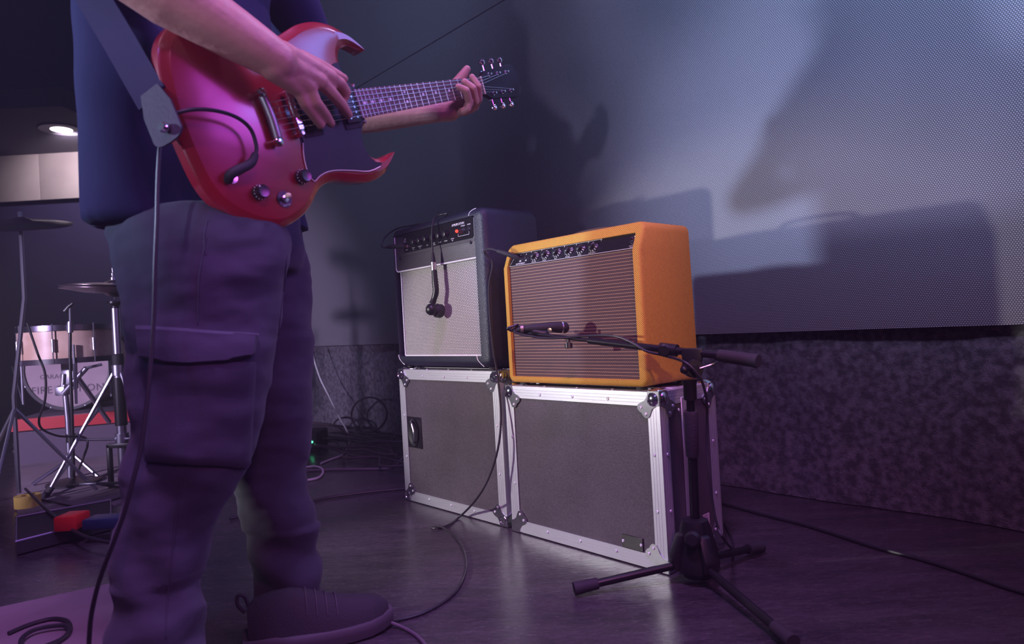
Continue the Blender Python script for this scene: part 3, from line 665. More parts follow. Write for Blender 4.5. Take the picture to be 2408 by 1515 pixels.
# ------------------------------------------------------------------ microphone stand with boom
SB = fl(1641, 1347, .02); SB.z = 0
st = empty('microphone_stand', SB); tag(st, 'black tripod boom microphone stand in front of the tweed amplifier', 'stand'); inv = Matrix.Translation(-SB)
top = at(1622, 905, 1.50); piv = at(1628, 866, 1.495)
lathe('hub', [(.012, .150), (.030, .145), (.036, .125), (.038, .095), (.046, .065), (.052, .045), (.050, .030), (.036, .026), (.034, .014), (.0, .014)], (0, 0, 0), (0, 0, 1), BLACK, st, 32)
feet = [fl(1372, 1384, .016), fl(1848, 1502, .016), fl(1778, 1292, .016)]
for i, f in enumerate(feet):
    d = (Vector((f.x, f.y, 0)) - Vector((SB.x, SB.y, 0))); L_ = d.length; d.normalize()
    a = Vector((SB.x, SB.y, .046)) + d * .030; b = Vector((f.x, f.y, .020))
    lg = tube('leg', [inv @ a, inv @ b], .0092, STAND, st, 14)
    tube('rubber_foot', [inv @ (b + (a - b).normalized() * .034), inv @ b, inv @ (b - (a - b).normalized() * .022)], [.0128, .0138, .0150], RUBBER, lg, 16)
    s_ = Vector((-d.y, d.x, 0)); bm = bmesh.new()
    A = [Vector((0, 0, .035)) + d * .03, Vector((0, 0, .035)) + d * .062, Vector((0, 0, .062)) + d * .066, Vector((0, 0, .115)) + d * .044, Vector((0, 0, .120)) + d * .03]
    a_ = [bm.verts.new(p + s_ * .014) for p in A]; b_ = [bm.verts.new(p - s_ * .014) for p in A]; bm.faces.new(a_); bm.faces.new(b_[::-1])
    for q in range(5): j = (q + 1) % 5; bm.faces.new((a_[q], a_[j], b_[j], b_[q]))
    bmesh.ops.bevel(bm, geom=bm.edges[:], offset=.004, segments=2, profile=.5, affect='EDGES')
    from_bm('leg_bracket', bm, BLACK, st, True)
kd = (at(1610, 1270, 1.40) - Vector((SB.x, SB.y, 0))); kd.z = 0; kd.normalize()
lathe('base_knob', [(0, 0), (.010, 0), (.010, .012), (.018, .014), (.019, .034), (.013, .042), (0, .043)], Vector((0, 0, .108)) + kd * .022, kd + Vector((0, 0, .2)), BLACK, st, 18)
lower = Vector((0, 0, .13)); T = inv @ top
def along(t): return lower.lerp(T, t)
tube('lower_tube', [lower, along(.60)], .0110, STAND, st, 18)
tube('height_clutch', [along(.50), along(.52), along(.80), along(.82)], [.0135, .0150, .0165, .0150], mat('clutch_rubber', (.045, .035, .048), .6, bump=(160, .5, .002)), st, 22)
tube('upper_tube', [along(.80), T], .0095, STAND, st, 16)
tube('clutch_ring', [along(.905), along(.918)], .0135, STEEL, st, 20)
tube('top_collar', [along(.90), T, T + Vector((0, 0, .012))], [.0150, .0150, .0180], BLACK, st, 20)
P0 = inv @ piv
bdir = (at(1780, 851, 1.392) - at(1196, 776, 1.775)).normalized()
sd = Vector((CR.x, CR.y, 0)).normalized()
# swivel block with fork
nrm = Vector((0, -1, 0)); 
prism('swivel_bracket', [(-.022, .042), (.024, .040), (.020, .010), (.012, -.012), (-.010, -.014), (-.022, .008)], -.013, .013, BLACK, st, Matrix.Translation(P0 + Vector((.002, 0, .004))) @ Matrix.Rotation(-.45, 4, 'Z'), bev=.003)
lathe('pivot_disc', [(0, -.022), (.019, -.022), (.021, -.016), (.021, .016), (.019, .020), (0, .020)], P0, nrm, BLACK, st, 26)
lathe('pivot_cap', [(0, .030), (.008, .030), (.010, .026), (.010, .018), (0, .018)], P0, nrm, STAND, st, 18)
lv = tube('pivot_lever', [P0 + nrm * .024 + sd * .008, P0 + nrm * .024 + sd * .062 + Vector((0, 0, .014))], .0022, STEEL, st, 8)
ball('lever_tip', P0 + nrm * .024 + sd * .068 + Vector((0, 0, .016)), .0075, BLACK, lv)
ball('lever_knob', P0 + nrm * .020 - sd * .024 - Vector((0, 0, .001)), .0092, BLACK, st)
# boom
bA = inv @ at(1200, 776, 1.772); bB = inv @ at(1352, 797, 1.680); bC = inv @ at(1570, 823, 1.535); bD = inv @ at(1688, 835, 1.458); bE = inv @ at(1782, 849, 1.395)
tube('boom_rod', [bA, inv @ at(1240, 783, 1.75), bB, bC], .0050, STAND, st, 12)
tube('boom_tube', [inv @ at(1385, 801, 1.657), bC, inv @ at(1683, 835, 1.461)], .0088, STAND, st, 16)
tube('boom_clutch', [inv @ at(1553, 820, 1.547), inv @ at(1592, 825, 1.521)], .0145, BLACK, st, 18)
lathe('clutch_knob', [(0, 0), (.012, 0), (.0145, .006), (.0145, .016), (.011, .020), (0, .020)], inv @ at(1562, 822, 1.532), Vector((-.25, -1, -.1)), BLACK, st, 18)
tube('grip_collar', [inv @ at(1683, 835, 1.461), inv @ at(1692, 836, 1.455)], .0115, BLACK, st, 16)
tube('boom_grip', [inv @ at(1691, 836, 1.456), inv @ at(1780, 849, 1.396), inv @ at(1784, 849.5, 1.393)], [.0135, .0150, .0140], RUBBER, st, 20)
lathe('boom_wing_screw', [(0, 0), (.004, 0), (.004, .010), (.010, .012), (.010, .024), (0, .025)], inv @ at(1336, 797, 1.688), Vector((0, -.2, -1)), BLACK, st, 14)
# microphone on the boom
mi = empty('instrument_microphone', at(1290, 772, 1.74)); tag(mi, 'black instrument microphone on the boom end close to the brown grille', 'microphone'); inv = Matrix.Translation(-mi.location)
mdir_a, mdir_b = at(1240, 772, 1.745), at(1332, 770, 1.745)
tube('microphone_body', [inv @ at(1245, 772, 1.742), inv @ at(1262, 772, 1.742), inv @ at(1275, 771, 1.742), inv @ at(1300, 769, 1.745), inv @ at(1318, 770, 1.75), inv @ at(1330, 771, 1.755), inv @ at(1334, 771, 1.757)], [.010, .0125, .0125, .0140, .0155, .0150, .011], BLACKM, mi, 20)
tube('body_ring', [inv @ at(1319, 770, 1.751), inv @ at(1322, 770, 1.752)], .0160, STEEL, mi, 20)
tube('cable_connector', [inv @ at(1206, 778, 1.745), inv @ at(1222, 774, 1.744), inv @ at(1247, 772, 1.742)], [.0055, .0085, .0092], BLACKM, mi, 16)
tube('connector_ring', [inv @ at(1224, 773.5, 1.743), inv @ at(1231, 773, 1.743)], .0096, mat('ring_brownish', (.35, .25, .27), .4, .7), mi, 16)
tube('microphone_clip', [inv @ at(1252, 780, 1.742), inv @ at(1283, 787, 1.735), inv @ at(1290, 791, 1.732)], [.010, .012, .006], BLACK, mi, 12)
lathe('clip_screw', [(0, 0), (.005, 0), (.006, .006), (0, .007)], inv @ at(1292, 777, 1.725), Vector((0, -1, 0)), STEEL, mi, 12)
cable('microphone_cable', [at(1207, 778, 1.745), at(1197, 776, 1.74), at(1194, 772, 1.735), at(1205, 768, 1.735), at(1218, 764, 1.738), at(1210, 780, 1.74), at(1240, 790, 1.73), at(1300, 796, 1.70), at(1380, 790, 1.66), at(1440, 790, 1.62), at(1480, 803, 1.585), at(1520, 826, 1.555), at(1560, 836, 1.53), at(1610, 852, 1.47), at(1640, 880, 1.46), at(1655, 910, 1.47), at(1663, 960, 1.50), at(1662, 1040, 1.50), at(1668, 1120, 1.48), at(1677, 1190, 1.47), at(1688, 1240, 1.46), at(1705, 1272, 1.47), fl(1722, 1290, .012), fl(1724, 1278, .004), fl(1716, 1255, .004), fl(1704, 1232, .004)], .0031, CABLE, 'black microphone cable wound along the boom and hanging down the stand', sm=7)

# ------------------------------------------------------------------ guitar (local frame: x to the headstock, y to the bass side, z out of the face)
def eul(a, b, c):
    return Matrix.Rotation(a, 3, 'Z') @ Matrix.Rotation(b, 3, 'Y') @ Matrix.Rotation(c, 3, 'X')
GO = Vector((-0.50028719, 1.07062085, 0.96769782)); GR = eul(0.92145835, -0.34227833, 1.55263409)
GM = GR.to_4x4(); GM.translation = GO; GN = GR @ Vector((0, 0, 1))
def gx(x, y, h=0.0):
    """pixel -> world point on the plane h above the guitar face"""
    d = ray(x, y); p0 = GO + GN * h; return O0 + d * (GN.dot(p0 - O0) / GN.dot(d))
gt = bpy.data.objects.new('electric_guitar', None); COL.objects.link(gt); gt.matrix_world = GM; gt.empty_display_size = .05
tag(gt, 'red double horned solid body electric guitar with black pickguard held by the guitarist', 'guitar')
RED = mat('cherry_lacquer', (.25, .006, .016), .3, coat=.9, spec=.6)
OUT = [(.432, -.106), (.412, -.132), (.385, -.147), (.345, -.153), (.300, -.146), (.262, -.135), (.232, -.133), (.208, -.143), (.182, -.164), (.150, -.180), (.105, -.188), (.068, -.178), (.034, -.158), (.003, -.128), (-.015, -.090), (-.021, -.045), (-.022, .000), (-.020, .050), (-.009, .105), (.012, .148), (.050, .175), (.092, .185), (.135, .181), (.172, .163), (.200, .146), (.228, .141), (.255, .149), (.290, .162), (.333, .167), (.373, .160), (.404, .143), (.426, .122), (.438, .104),
       (.420, .112), (.400, .120), (.385, .117), (.371, .104), (.365, .086), (.367, .065), (.376, .048), (.384, .032), (.384, -.030), (.372, -.044), (.361, -.066), (.360, -.088), (.368, -.104), (.384, -.111), (.404, -.110)]
SHARP = {0, 32}
def closed_smooth(P, sharp, n=4):
    out = []; N_ = len(P)
    for i in range(N_):
        p0, p1, p2, p3 = [Vector((*P[(i + k - 1) % N_], 0)) for k in range(4)]
        if i in sharp: p0 = p1
        if (i + 1) % N_ in sharp: p3 = p2
        for k in range(n):
            t = k / n; q = .5 * ((2 * p1) + (-p0 + p2) * t + (2 * p0 - 5 * p1 + 4 * p2 - p3) * t * t + (-p0 + 3 * p1 - 3 * p2 + p3) * t ** 3); out.append((q.x, q.y))
    return out
OS = closed_smooth(OUT, SHARP)
def inset_loop(P, dist):
    """offset inwards; pushed only as far as the local half width allows"""
    N_ = len(P); res = []
    for i, (x, y) in enumerate(P):
        a = P[(i - 2) % N_]; b = P[(i + 2) % N_]; tx, ty = b[0] - a[0], b[1] - a[1]; l = math.hypot(tx, ty); nx, ny = ty / l, -tx / l   # clockwise? decided below
        res.append((nx, ny))
    area_ = sum(P[i][0] * P[(i + 1) % N_][1] - P[(i + 1) % N_][0] * P[i][1] for i in range(N_)); sg = -1 if area_ > 0 else 1
    out = []
    for (x, y), (nx, ny) in zip(P, res):
        nx, ny = nx * sg, ny * sg; best = dist
        for (qx, qy) in P:
            dx, dy = qx - x, qy - y; pr = dx * nx + dy * ny
            if pr > .001:
                rr = (dx * dx + dy * dy) / (2 * pr)
                if rr * .62 < best: best = rr * .62
        out.append((x + nx * best, y + ny * best))
    return out
TB = .038
def body_mesh():
    bm = bmesh.new(); L_ = []
    for dist, z in ((.010, -TB), (.003, -TB + .001), (.0, -TB + .004), (0, -.012), (.0012, -.0100), (.0032, -.0085), (.0140, -.0006), (.0158, 0)):
        P = OS if dist == 0 else inset_loop(OS, dist); L_.append([bm.verts.new((x, y, z)) for x, y in P])
    for A, B in zip(L_, L_[1:]):
        for i in range(len(A)): j = (i + 1) % len(A); bm.faces.new((A[i], A[j], B[j], B[i]))
    bm.faces.new(L_[0]); bm.faces.new(L_[-1]); bmesh.ops.triangulate(bm, faces=[f for f in bm.faces if len(f.verts) > 4]); return bm
gb = from_bm('body', body_mesh(), RED, gt, True); gb.data.set_sharp_from_angle(angle=math.radians(24))
def poly_z(name, P, z0, z1, m, parent, bev=0):
    bm = bmesh.new(); a = [bm.verts.new((x, y, z0)) for x, y in P]; b = [bm.verts.new((x, y, z1)) for x, y in P]; bm.faces.new(a); bm.faces.new(b[::-1])
    for i in range(len(P)): j = (i + 1) % len(P); bm.faces.new((a[i], a[j], b[j], b[i]))
    if bev: bmesh.ops.bevel(bm, geom=bm.edges[:], offset=bev, segments=2, profile=.5, affect='EDGES')
    bmesh.ops.triangulate(bm, faces=[f for f in bm.faces if len(f.verts) > 4]); return from_bm(name, bm, m, parent, bool(bev))
PG = [(.205, .038), (.204, -.052), (.198, -.066), (.193, -.085), (.192, -.106), (.198, -.1225), (.214, -.116), (.235, -.112), (.262, -.114), (.300, -.122), (.340, -.131), (.372, -.128), (.383, -.1225), (.366, -.118), (.352, -.103), (.348, -.082), (.350, -.060), (.361, -.040), (.372, -.030), (.374, .030), (.362, .046), (.353, .066), (.351, .085), (.340, .084), (.315, .070), (.285, .058), (.245, .052), (.222, .049)]
poly_z('pickguard', PG, .0003, .0026, mat('pickguard_black', (.008, .008, .011), .5, spec=.3), gt)
tube('pickguard_edge', [(x, y, .0026) for x, y in [(.202, -.052), (.1965, -.066), (.1915, -.085), (.1905, -.106), (.197, -.1240), (.214, -.1175), (.235, -.1135), (.262, -.1155), (.300, -.1235), (.340, -.1325), (.374, -.1290)]], .0010, mat('pickguard_white_ply', (.75, .62, .60), .5), gt, 6, 3)
# neck, fretboard
WOOD = mat('neck_mahogany', (.13, .03, .02), .35, coat=.5); BOARD = mat('rosewood', (.085, .045, .04), .62, bump=(120, .4, .001), var=(30, (.12, .07, .06)))
def nl(x, f=0): # neck centre plane height of the board top
    return .012 + (x - .358) * (-.020 / .457)
bm = bmesh.new(); rings = []
for x in [.35 + (.822 - .35) * k / 16 for k in range(17)]:
    hw = .0285 - (.0285 - .0215) * (x - .358) / .457; zt_ = nl(x) - .0055; dp = .0205 if x > .40 else .0205 + (.40 - x) * .2
    rings.append([bm.verts.new((x, math.cos(a) * hw * (1 if abs(math.cos(a)) > .98 else 1), zt_ - math.sin(a) * dp)) for a in [PI * k / 12 for k in range(13)]])
for A, B in zip(rings, rings[1:]):
    for i in range(12): bm.faces.new((A[i], A[i + 1], B[i + 1], B[i]))
    bm.faces.new((A[12], A[0], B[0], B[12]))
bm.faces.new(rings[0]); bm.faces.new(rings[-1]); from_bm('neck', bm, WOOD, gt, True)
def slab(name, x0_, x1_, hw0, hw1, z0f, z1f, m, parent):
    bm = bmesh.new(); v = [bm.verts.new(c) for c in ((x0_, -hw0, z0f(x0_)), (x0_, hw0, z0f(x0_)), (x1_, hw1, z0f(x1_)), (x1_, -hw1, z0f(x1_)), (x0_, -hw0, z1f(x0_)), (x0_, hw0, z1f(x0_)), (x1_, hw1, z1f(x1_)), (x1_, -hw1, z1f(x1_)))]
    for f in ((0, 1, 2, 3), (7, 6, 5, 4), (0, 4, 5, 1), (1, 5, 6, 2), (2, 6, 7, 3), (3, 7, 4, 0)): bm.faces.new([v[i] for i in f])
    return from_bm(name, bm, m, parent)
slab('fretboard', .358, .815, .0285, .0215, lambda x: nl(x) - .006, nl, BOARD, gt)
SC = .6286
FR = mat('fret_wire', (.62, .56, .62), .5, .6)
for k in range(1, 23):
    x = .815 - SC * (1 - 2 ** (-k / 12)); hw = .0285 - .007 * (x - .358) / .457
    tube('fret', [(x, -hw, nl(x) + .0003), (x, hw, nl(x) + .0003)], .0011, FR, gt, 6)
INL = mat('inlay_pearl', (.7, .66, .7), .3)
for k in (3, 5, 7, 9, 12, 15, 17, 19, 21):
    x = .815 - SC * (1 - (2 ** (-k / 12) + 2 ** (-(k - 1) / 12)) / 2)
    for yy in ((-.011, .011) if k == 12 else (0,)): lathe('inlay_dot', [(0, -.001), (.0034, -.001), (.0034, .0004), (0, .0004)], (x, yy, nl(x)), (0, 0, 1), INL, gt, 14)
box('nut', (.8145, -.0222, nl(.815) - .003), (.8195, .0222, nl(.815) + .0022), GOLDP, gt)
HS = [(.8195, -.0215), (.832, -.026), (.850, -.036), (.905, -.039), (.965, -.044), (.985, -.038), (.996, -.016), (.990, 0), (.996, .016), (.985, .038), (.965, .044), (.905, .039), (.850, .036), (.832, .026), (.8195, .0215)]
hs = poly_z('headstock', HS, -.0255, -.0110, mat('headstock_black', (.008, .007, .010), .35, spec=.3), gt, .0012)
for i, x in enumerate((.858, .898, .938)):
    for s in (-1, 1):
        tp_ = lathe('tuner_post', [(0, .0), (.0055, 0), (.0055, .0015), (.0030, .003), (.0028, .011), (0, .011)], (x, s * .024, -.011), (0, 0, 1), CHROME, gt, 14)
        tn = tube('tuner_shaft', [(x, s * .036, -.021), (x, s * .052, -.021)], .0022, CHROME, gt, 8)
        lathe('tuner_button', [(0, 0), (.0050, 0), (.0085, .004), (.0088, .010), (.0055, .014), (0, .014)], (x, s * .051, -.021), (0, s, 0), mat('tuner_metal', (.75, .74, .78), .15, 1) if i == 0 and s < 0 else CHROME, tn, 14)
        box('tuner_housing', (x - .008, s * .030 - .009, -.0325), (x + .008, s * .030 + .009, -.0250), CHROME, gt, bev=.002)
        yn = (i * 2 + 1) * .0033 * s if False else s * (.0035 + .0065 * i)
NUTY = [-.0175 + .007 * i for i in range(6)]; BRY = [-.026 + .0104 * i for i in range(6)]
POST = [(.938, -.0215), (.898, -.0215), (.858, -.0215), (.858, .0215), (.898, .0215), (.938, .0215)]
order = [2, 1, 0, 3, 4, 5]
STR = mat('string_steel', (.8, .78, .82), .22, 1.0)
for i in range(6):
    # outer strings go to the nearest posts
    px_, py_ = {0: POST[2], 1: POST[1], 2: POST[0], 3: POST[5], 4: POST[4], 5: POST[3]}[i]
    tube('string', [(.146, BRY[i], .011), (.195, BRY[i], .0225), (.815, NUTY[i], nl(.815) + .0030), (px_, py_, -.004)], .0004 + .00009 * i, STR, gt, 5)
box('bridge', (.189, -.040, .010), (.201, .040, .0205), CHROME, gt, bev=.002)
for i in range(6): box('bridge_saddle', (.190, BRY[i] - .0035, .0200), (.200, BRY[i] + .0035, .0225), CHROME, gt)
for s in (-1, 1):
    lathe('bridge_post', [(0, 0), (.0055, 0), (.0055, .012), (.003, .022), (0, .022)], (.195, s * .037, .0005), (0, 0, 1), CHROME, gt, 14)
    lathe('tailpiece_stud', [(0, 0), (.0065, 0), (.0065, .014), (.0080, .015), (.0080, .020), (.0050, .022), (0, .022)], (.140, s * .043, .0005), (0, 0, 1), CHROME, gt, 16)
tube('tailpiece', [(.141, -.050, .012), (.144, -.035, .0125), (.146, 0, .013), (.144, .035, .0125), (.141, .050, .012)], [.0065, .0078, .0080, .0078, .0065], mat('dull_nickel', (.30, .29, .30), .42, .8), gt, 14, 4)
for x, nm in ((.234, 'bridge_pickup'), (.337, 'neck_pickup')):
    pk = box(nm, (x - .019, -.0345, .0026), (x + .019, .0345, .0125), BLACK, gt, bev=.002)
    box('mounting_ring', (x - .0225, -.0445, .0022), (x + .0225, .0445, .0050), BLACKM, pk, bev=.001)
    for i in range(6):
        for dx in (-.009, .009): lathe('pole_piece', [(0, 0), (.0024, 0), (.0022, .0012), (0, .0012)], (x + dx, BRY[i] * .95, .0124), (0, 0, 1), CHROME, pk, 10)
KNB = mat('knob_dark', (.014, .012, .018), .2, coat=.5)
for kx, ky in ((.075, -.119), (.173, -.111)):
    prof = [(0, 0), (.0135, 0), (.0135, .004), (.0125, .009), (.0118, .0165), (.0100, .0180), (0, .0172)]
    k_ = lathe('control_knob', prof, (kx, ky, .0005), (0, 0, 1), KNB, gt, 28)
    for i in range(14):
        a = 2 * PI * i / 14; lathe('knob_number', [(0, 0), (.0011, 0), (.0009, .0007), (0, .0007)], (kx + math.cos(a) * .0128, ky + math.sin(a) * .0128, .0075), (math.cos(a), math.sin(a), .25), INL, k_, 6)
sw = lathe('switch_washer', [(.0045, .0005), (.0150, .0005), (.0150, .0018), (.0045, .0018)], (.121, -.141, .0), (0, 0, 1), mat('switch_washer', (.02, .018, .025), .3), gt, 28)
lathe('switch_nut', [(.0040, .0018), (.0068, .0018), (.0066, .0048), (.0040, .0052)], (.121, -.141, .0), (0, 0, 1), CHROME, sw, 12)
tube('toggle_lever', [(.121, -.141, .002), (.119, -.138, .014)], [.0016, .0018], CHROME, sw, 8)
ball('toggle_tip', (.1182, -.137, .0185), .0052, GOLDP, sw, (1, 1, 1.3))
text('switch_lettering', 'RHYTHM', .0038, (.121, -.1525, .0021), (1, 0, 0), (0, 1, 0), INL, sw, depth=.0001)
lathe('strap_button', [(0, -.004), (.004, -.004), (.004, .005), (.0072, .007), (.0078, .010), (.005, .012), (0, .0125)], (-.024, -.004, -.018), (-1, 0, 0), CHROME, gt, 18)
lathe('jack_washer', [(.0035, 0), (.0105, 0), (.0105, .0015), (.0035, .0018)], (.036, -.084, .0), (0, 0, 1), CHROME, gt, 20)
# guitar cable: angled plug on the face jack, loop, behind the strap, down the side of the guitarist to the floor
gc = empty('guitar_cable', gx(540, 415, .01)); tag(gc, 'black guitar cable plugged into the red guitar and hanging down beside the trousers', 'cable'); inv = Matrix.Translation(-gc.location)
def ig(p): return inv @ p
tube('angled_plug', [ig(gx(537, 425, .002)), ig(gx(541, 412, .014)), ig(gx(560, 400, .020)), ig(gx(590, 384, .022)), ig(gx(601, 362, .022))], [.0075, .0085, .0085, .0078, .0055], BLACKM, gc, 14, 4)
cpath = [gx(600, 366, .022), gx(603, 345, .022), gx(590, 305, .024), gx(560, 278, .026), gx(515, 262, .028), gx(465, 257, .026), gx(425, 263, .020), gx(402, 275, .005), gx(385, 300, -.035), at(376, 345, 1.05), at(371, 430, 1.045), at(369, 520, 1.04), at(365, 620, 1.035), at(362, 740, 1.03), at(355, 850, 1.02), at(345, 950, 1.01), at(332, 1050, 1.0), at(313, 1130, .99), at(291, 1210, .985), at(262, 1290, .985), at(234, 1365, .99), at(216, 1440, 1.0), at(210, 1500, 1.01), at(208, 1560, 1.03), fl(205, 1640, .004), fl(160, 1700, .004), fl(60, 1720, .004)]
tube('lead', [ig(p) for p in cpath], .0034, CABLE, gc, 8, 8)

# ------------------------------------------------------------------ guitar strap
def ribbon(name, pts, nrm, width, thick, m, parent, ends=None, sm=6):
    P = smooth_path(pts, sm); Nn = smooth_path(nrm, sm); bm = bmesh.new(); R_ = []
    for i, p in enumerate(P):
        d = (P[min(i + 1, len(P) - 1)] - P[max(i - 1, 0)]).normalized(); n = Nn[i].normalized(); s = d.cross(n).normalized(); n = s.cross(d).normalized()
        w_ = width
        if ends:
            t = i / (len(P) - 1)
            w_ = width * ends(t)
        R_.append([bm.verts.new(p + s * w_ / 2 * a + n * thick / 2 * b) for a, b in ((-1, -1), (1, -1), (1, 1), (-1, 1))])
    for A, B in zip(R_, R_[1:]):
        for i in range(4): j = (i + 1) % 4; bm.faces.new((A[i], A[j], B[j], B[i]))
    bm.faces.new(R_[0]); bm.faces.new(R_[-1][::-1]); return from_bm(name, bm, m, parent, False)
sp0 = GM @ Vector((-.030, -.004, -.018))
gs = empty('guitar_strap', sp0); tag(gs, 'dark violet guitar strap with leather end tab rising across the back of the shirt', 'strap'); inv = Matrix.Translation(-sp0)
STRAP = mat('strap_webbing', (.028, .019, .055), .8, spec=.15, bump=(400, .4, .001)); LEATH = mat('strap_leather', (.050, .036, .055), .6, spec=.2, bump=(160, .4, .001))
tabN = Vector((-.30, -.95, .05))
tabp = [at(402, 335, 1.030), at(393, 312, 1.032), at(382, 285, 1.035), at(368, 250, 1.04), at(352, 212, 1.045)]
ribbon('leather_tab', [inv @ p for p in tabp], [tabN] * 5, .058, .0035, LEATH, gs, lambda t: (math.sqrt(max(0, 1 - (1 - t / .22) ** 2)) * .92 + .08) if t < .22 else (1 if t < .7 else 1 - (t - .7) * 1.3), sm=16)
bandp = [at(358, 232, 1.052), at(325, 175, 1.06), at(285, 105, 1.075), at(240, 30, 1.095), at(185, -60, 1.12), at(140, -150, 1.17), at(125, -240, 1.25), at(180, -330, 1.34)]
ribbon('webbing', [inv @ p for p in bandp], [tabN] * 4 + [Vector((-.4, -.9, .1)), Vector((-.6, -.75, .2)), Vector((-.6, -.5, .6)), Vector((-.1, -.1, 1))], .060, .003, STRAP, gs)
lathe('strap_button_cap', [(0, .008), (.006, .008), (.0085, .004), (.0085, 0), (.006, -.004), (0, -.004)], inv @ at(388, 301, 1.025), -tabN * -1 if False else tabN, CHROME, gs, 20)

# ------------------------------------------------------------------ guitarist
def capsule(bm, a, b, ra, rb, seg=20, fl_=None):
    """tapered limb segment with round ends; fl_=(axis, factor) flattens it"""
    a, b = Vector(a), Vector(b); d = (b - a); L_ = d.length; d.normalize(); s, u = frame_from(d); prof = []
    for k in range(6): t = PI / 2 * k / 5; prof.append((ra * math.sin(t), -ra * math.cos(t)))
    for k in range(6): t = PI / 2 * k / 5; prof.append((rb * math.cos(t), L_ + rb * math.sin(t)))
    n0 = len(bm.verts); bm_lathe(bm, [(max(r_, 0), h_) for r_, h_ in prof], a, d, seg); bm.verts.ensure_lookup_table()
    if fl_:
        ax, f = Vector(fl_[0]).normalized(), fl_[1]; m_ = (a + b) / 2
        for v in bm.verts[n0:]:
            q = v.co - a; t = max(0, min(1, q.dot(d) / max(L_, 1e-6))); c = a + d * (t * L_); r_ = v.co - c; v.co = c + r_ + ax * (r_.dot(ax)) * (f - 1)
def chain(bm, pts, seg=18, fl_=None):
    for (a, ra), (b, rb) in zip(pts, pts[1:]): capsule(bm, a, b, ra, rb, seg, fl_)
def remesh(bm, voxel, smooth=3, name='tmp'):
    me = bpy.data.meshes.new(name); bmesh.ops.recalc_face_normals(bm, faces=bm.faces); bm.to_mesh(me); bm.free()
    o = bpy.data.objects.new(name, me); COL.objects.link(o)
    md = o.modifiers.new('r', 'REMESH'); md.mode = 'VOXEL'; md.voxel_size = voxel; md.use_smooth_shade = True
    if smooth: ms = o.modifiers.new('s', 'SMOOTH'); ms.factor = .5; ms.iterations = smooth
    dg = bpy.context.evaluated_depsgraph_get(); m2 = bpy.data.meshes.new_from_object(o.evaluated_get(dg)); bpy.data.objects.remove(o); bpy.data.meshes.remove(me); return m2
TC = Vector((-.615, 1.30, 0)); LAT = Vector((.61, .79, 0)).normalized(); FWD = Vector((.79, -.61, 0)).normalized()
def tz(z, l=0, f=0): return Vector((TC.x, TC.y, z)) + LAT * l + FWD * f
person = empty('person', (TC.x, TC.y, 0))
ptag = 'person in dark t-shirt and dark cargo trousers playing the red guitar at left'
invP = Matrix.Translation(-Vector((TC.x, TC.y, 0)))
# coarse hidden body: torso, neck, head, legs
bm = bmesh.new()
chain(bm, [(tz(.92), .085), (tz(1.05), .09), (tz(1.20), .10), (tz(1.36), .11)], 20)
chain(bm, [(tz(1.40, -.13), .075), (tz(1.40, .13), .075)], 16); chain(bm, [(tz(1.42), .065), (tz(1.53), .055)], 14)
HC = tz(1.64, 0, .02)
capsule(bm, HC + Vector((0, 0, -.035)) + FWD * .015, HC + Vector((0, 0, .035)) - FWD * .01, .068, .088, 22)
capsule(bm, HC + FWD * .085 + Vector((0, 0, .005)), HC + FWD * .103 - Vector((0, 0, .022)), .008, .013, 10)
capsule(bm, HC + FWD * .062 - Vector((0, 0, .062)) - LAT * .016, HC + FWD * .062 - Vector((0, 0, .062)) + LAT * .016, .014, .014, 10)
for s in (-1, 1): capsule(bm, HC + LAT * s * .083 - Vector((0, 0, .02)), HC + LAT * s * .087 + Vector((0, 0, .02)), .010, .014, 10)
RHIP, LHIP = at(450, 600, 1.25), at(560, 600, 1.36)
RKN, RAN = at(462, 1010, 1.17), at(372, 1560, 1.12); LKN, LAN = at(640, 1010, 1.41), at(672, 1400, 1.42)
for a, b, c in ((RHIP, RKN, RAN), (LHIP, LKN, LAN)): chain(bm, [(a, .060), (b, .042), (c, .030)], 16)
m_core = remesh(bm, .012, 4)
# arms and hands, fine
RSH = tz(1.38, -.19); REL = at(232, -118, .965); RWR = gx(652, 143, .060)
bm = bmesh.new()
mid = REL.lerp(RWR, .35)
chain(bm, [(RSH, .060), (REL, .046)], 22)
chain(bm, [(REL, .046), (mid, .052), (REL.lerp(RWR, .75), .042), (RWR, .034)], 24)
MC = {'i': gx(776, 183, .050), 'm': gx(752, 192, .056), 'r': gx(727, 204, .055), 'p': gx(703, 212, .049)}
W1, W2 = RWR + (gx(680, 130, .06) - gx(672, 142, .06)) * .8, RWR - (gx(680, 130, .06) - gx(672, 142, .06)) * .8
for k, w0_, r_ in (('i', .75, .0145), ('m', .25, .0140), ('r', -.25, .0135), ('p', -.75, .0125)):
    a = RWR + (gx(690, 122, .06) - gx(676, 146, .06)) * w0_ * .95; chain(bm, [(a, .0225), (MC[k], r_ * 1.12)], 16)
chain(bm, [(RWR, .028), (gx(705, 172, .055), .022), (gx(735, 185, .050), .018)], 18)
chain(bm, [(MC['i'], .0135), (gx(800, 197, .046), .0118), (gx(813, 217, .034), .0108), (gx(806, 236, .024), .0092)], 16)
chain(bm, [(MC['m'], .0135), (gx(783, 222, .047), .0118), (gx(806, 250, .034), .0110), (gx(819, 270, .024), .0092)], 16)
chain(bm, [(MC['r'], .0130), (gx(742, 240, .052), .0112), (gx(764, 268, .036), .0104), (gx(778, 290, .024), .0088)], 16)
chain(bm, [(MC['p'], .0120), (gx(716, 243, .046), .0104), (gx(738, 272, .034), .0096), (gx(754, 295, .024), .0082)], 16)
chain(bm, [(gx(705, 140, .045), .018), (gx(755, 160, .030), .0150), (gx(790, 178, .024), .0125), (gx(809, 185, .022), .0088)], 16)
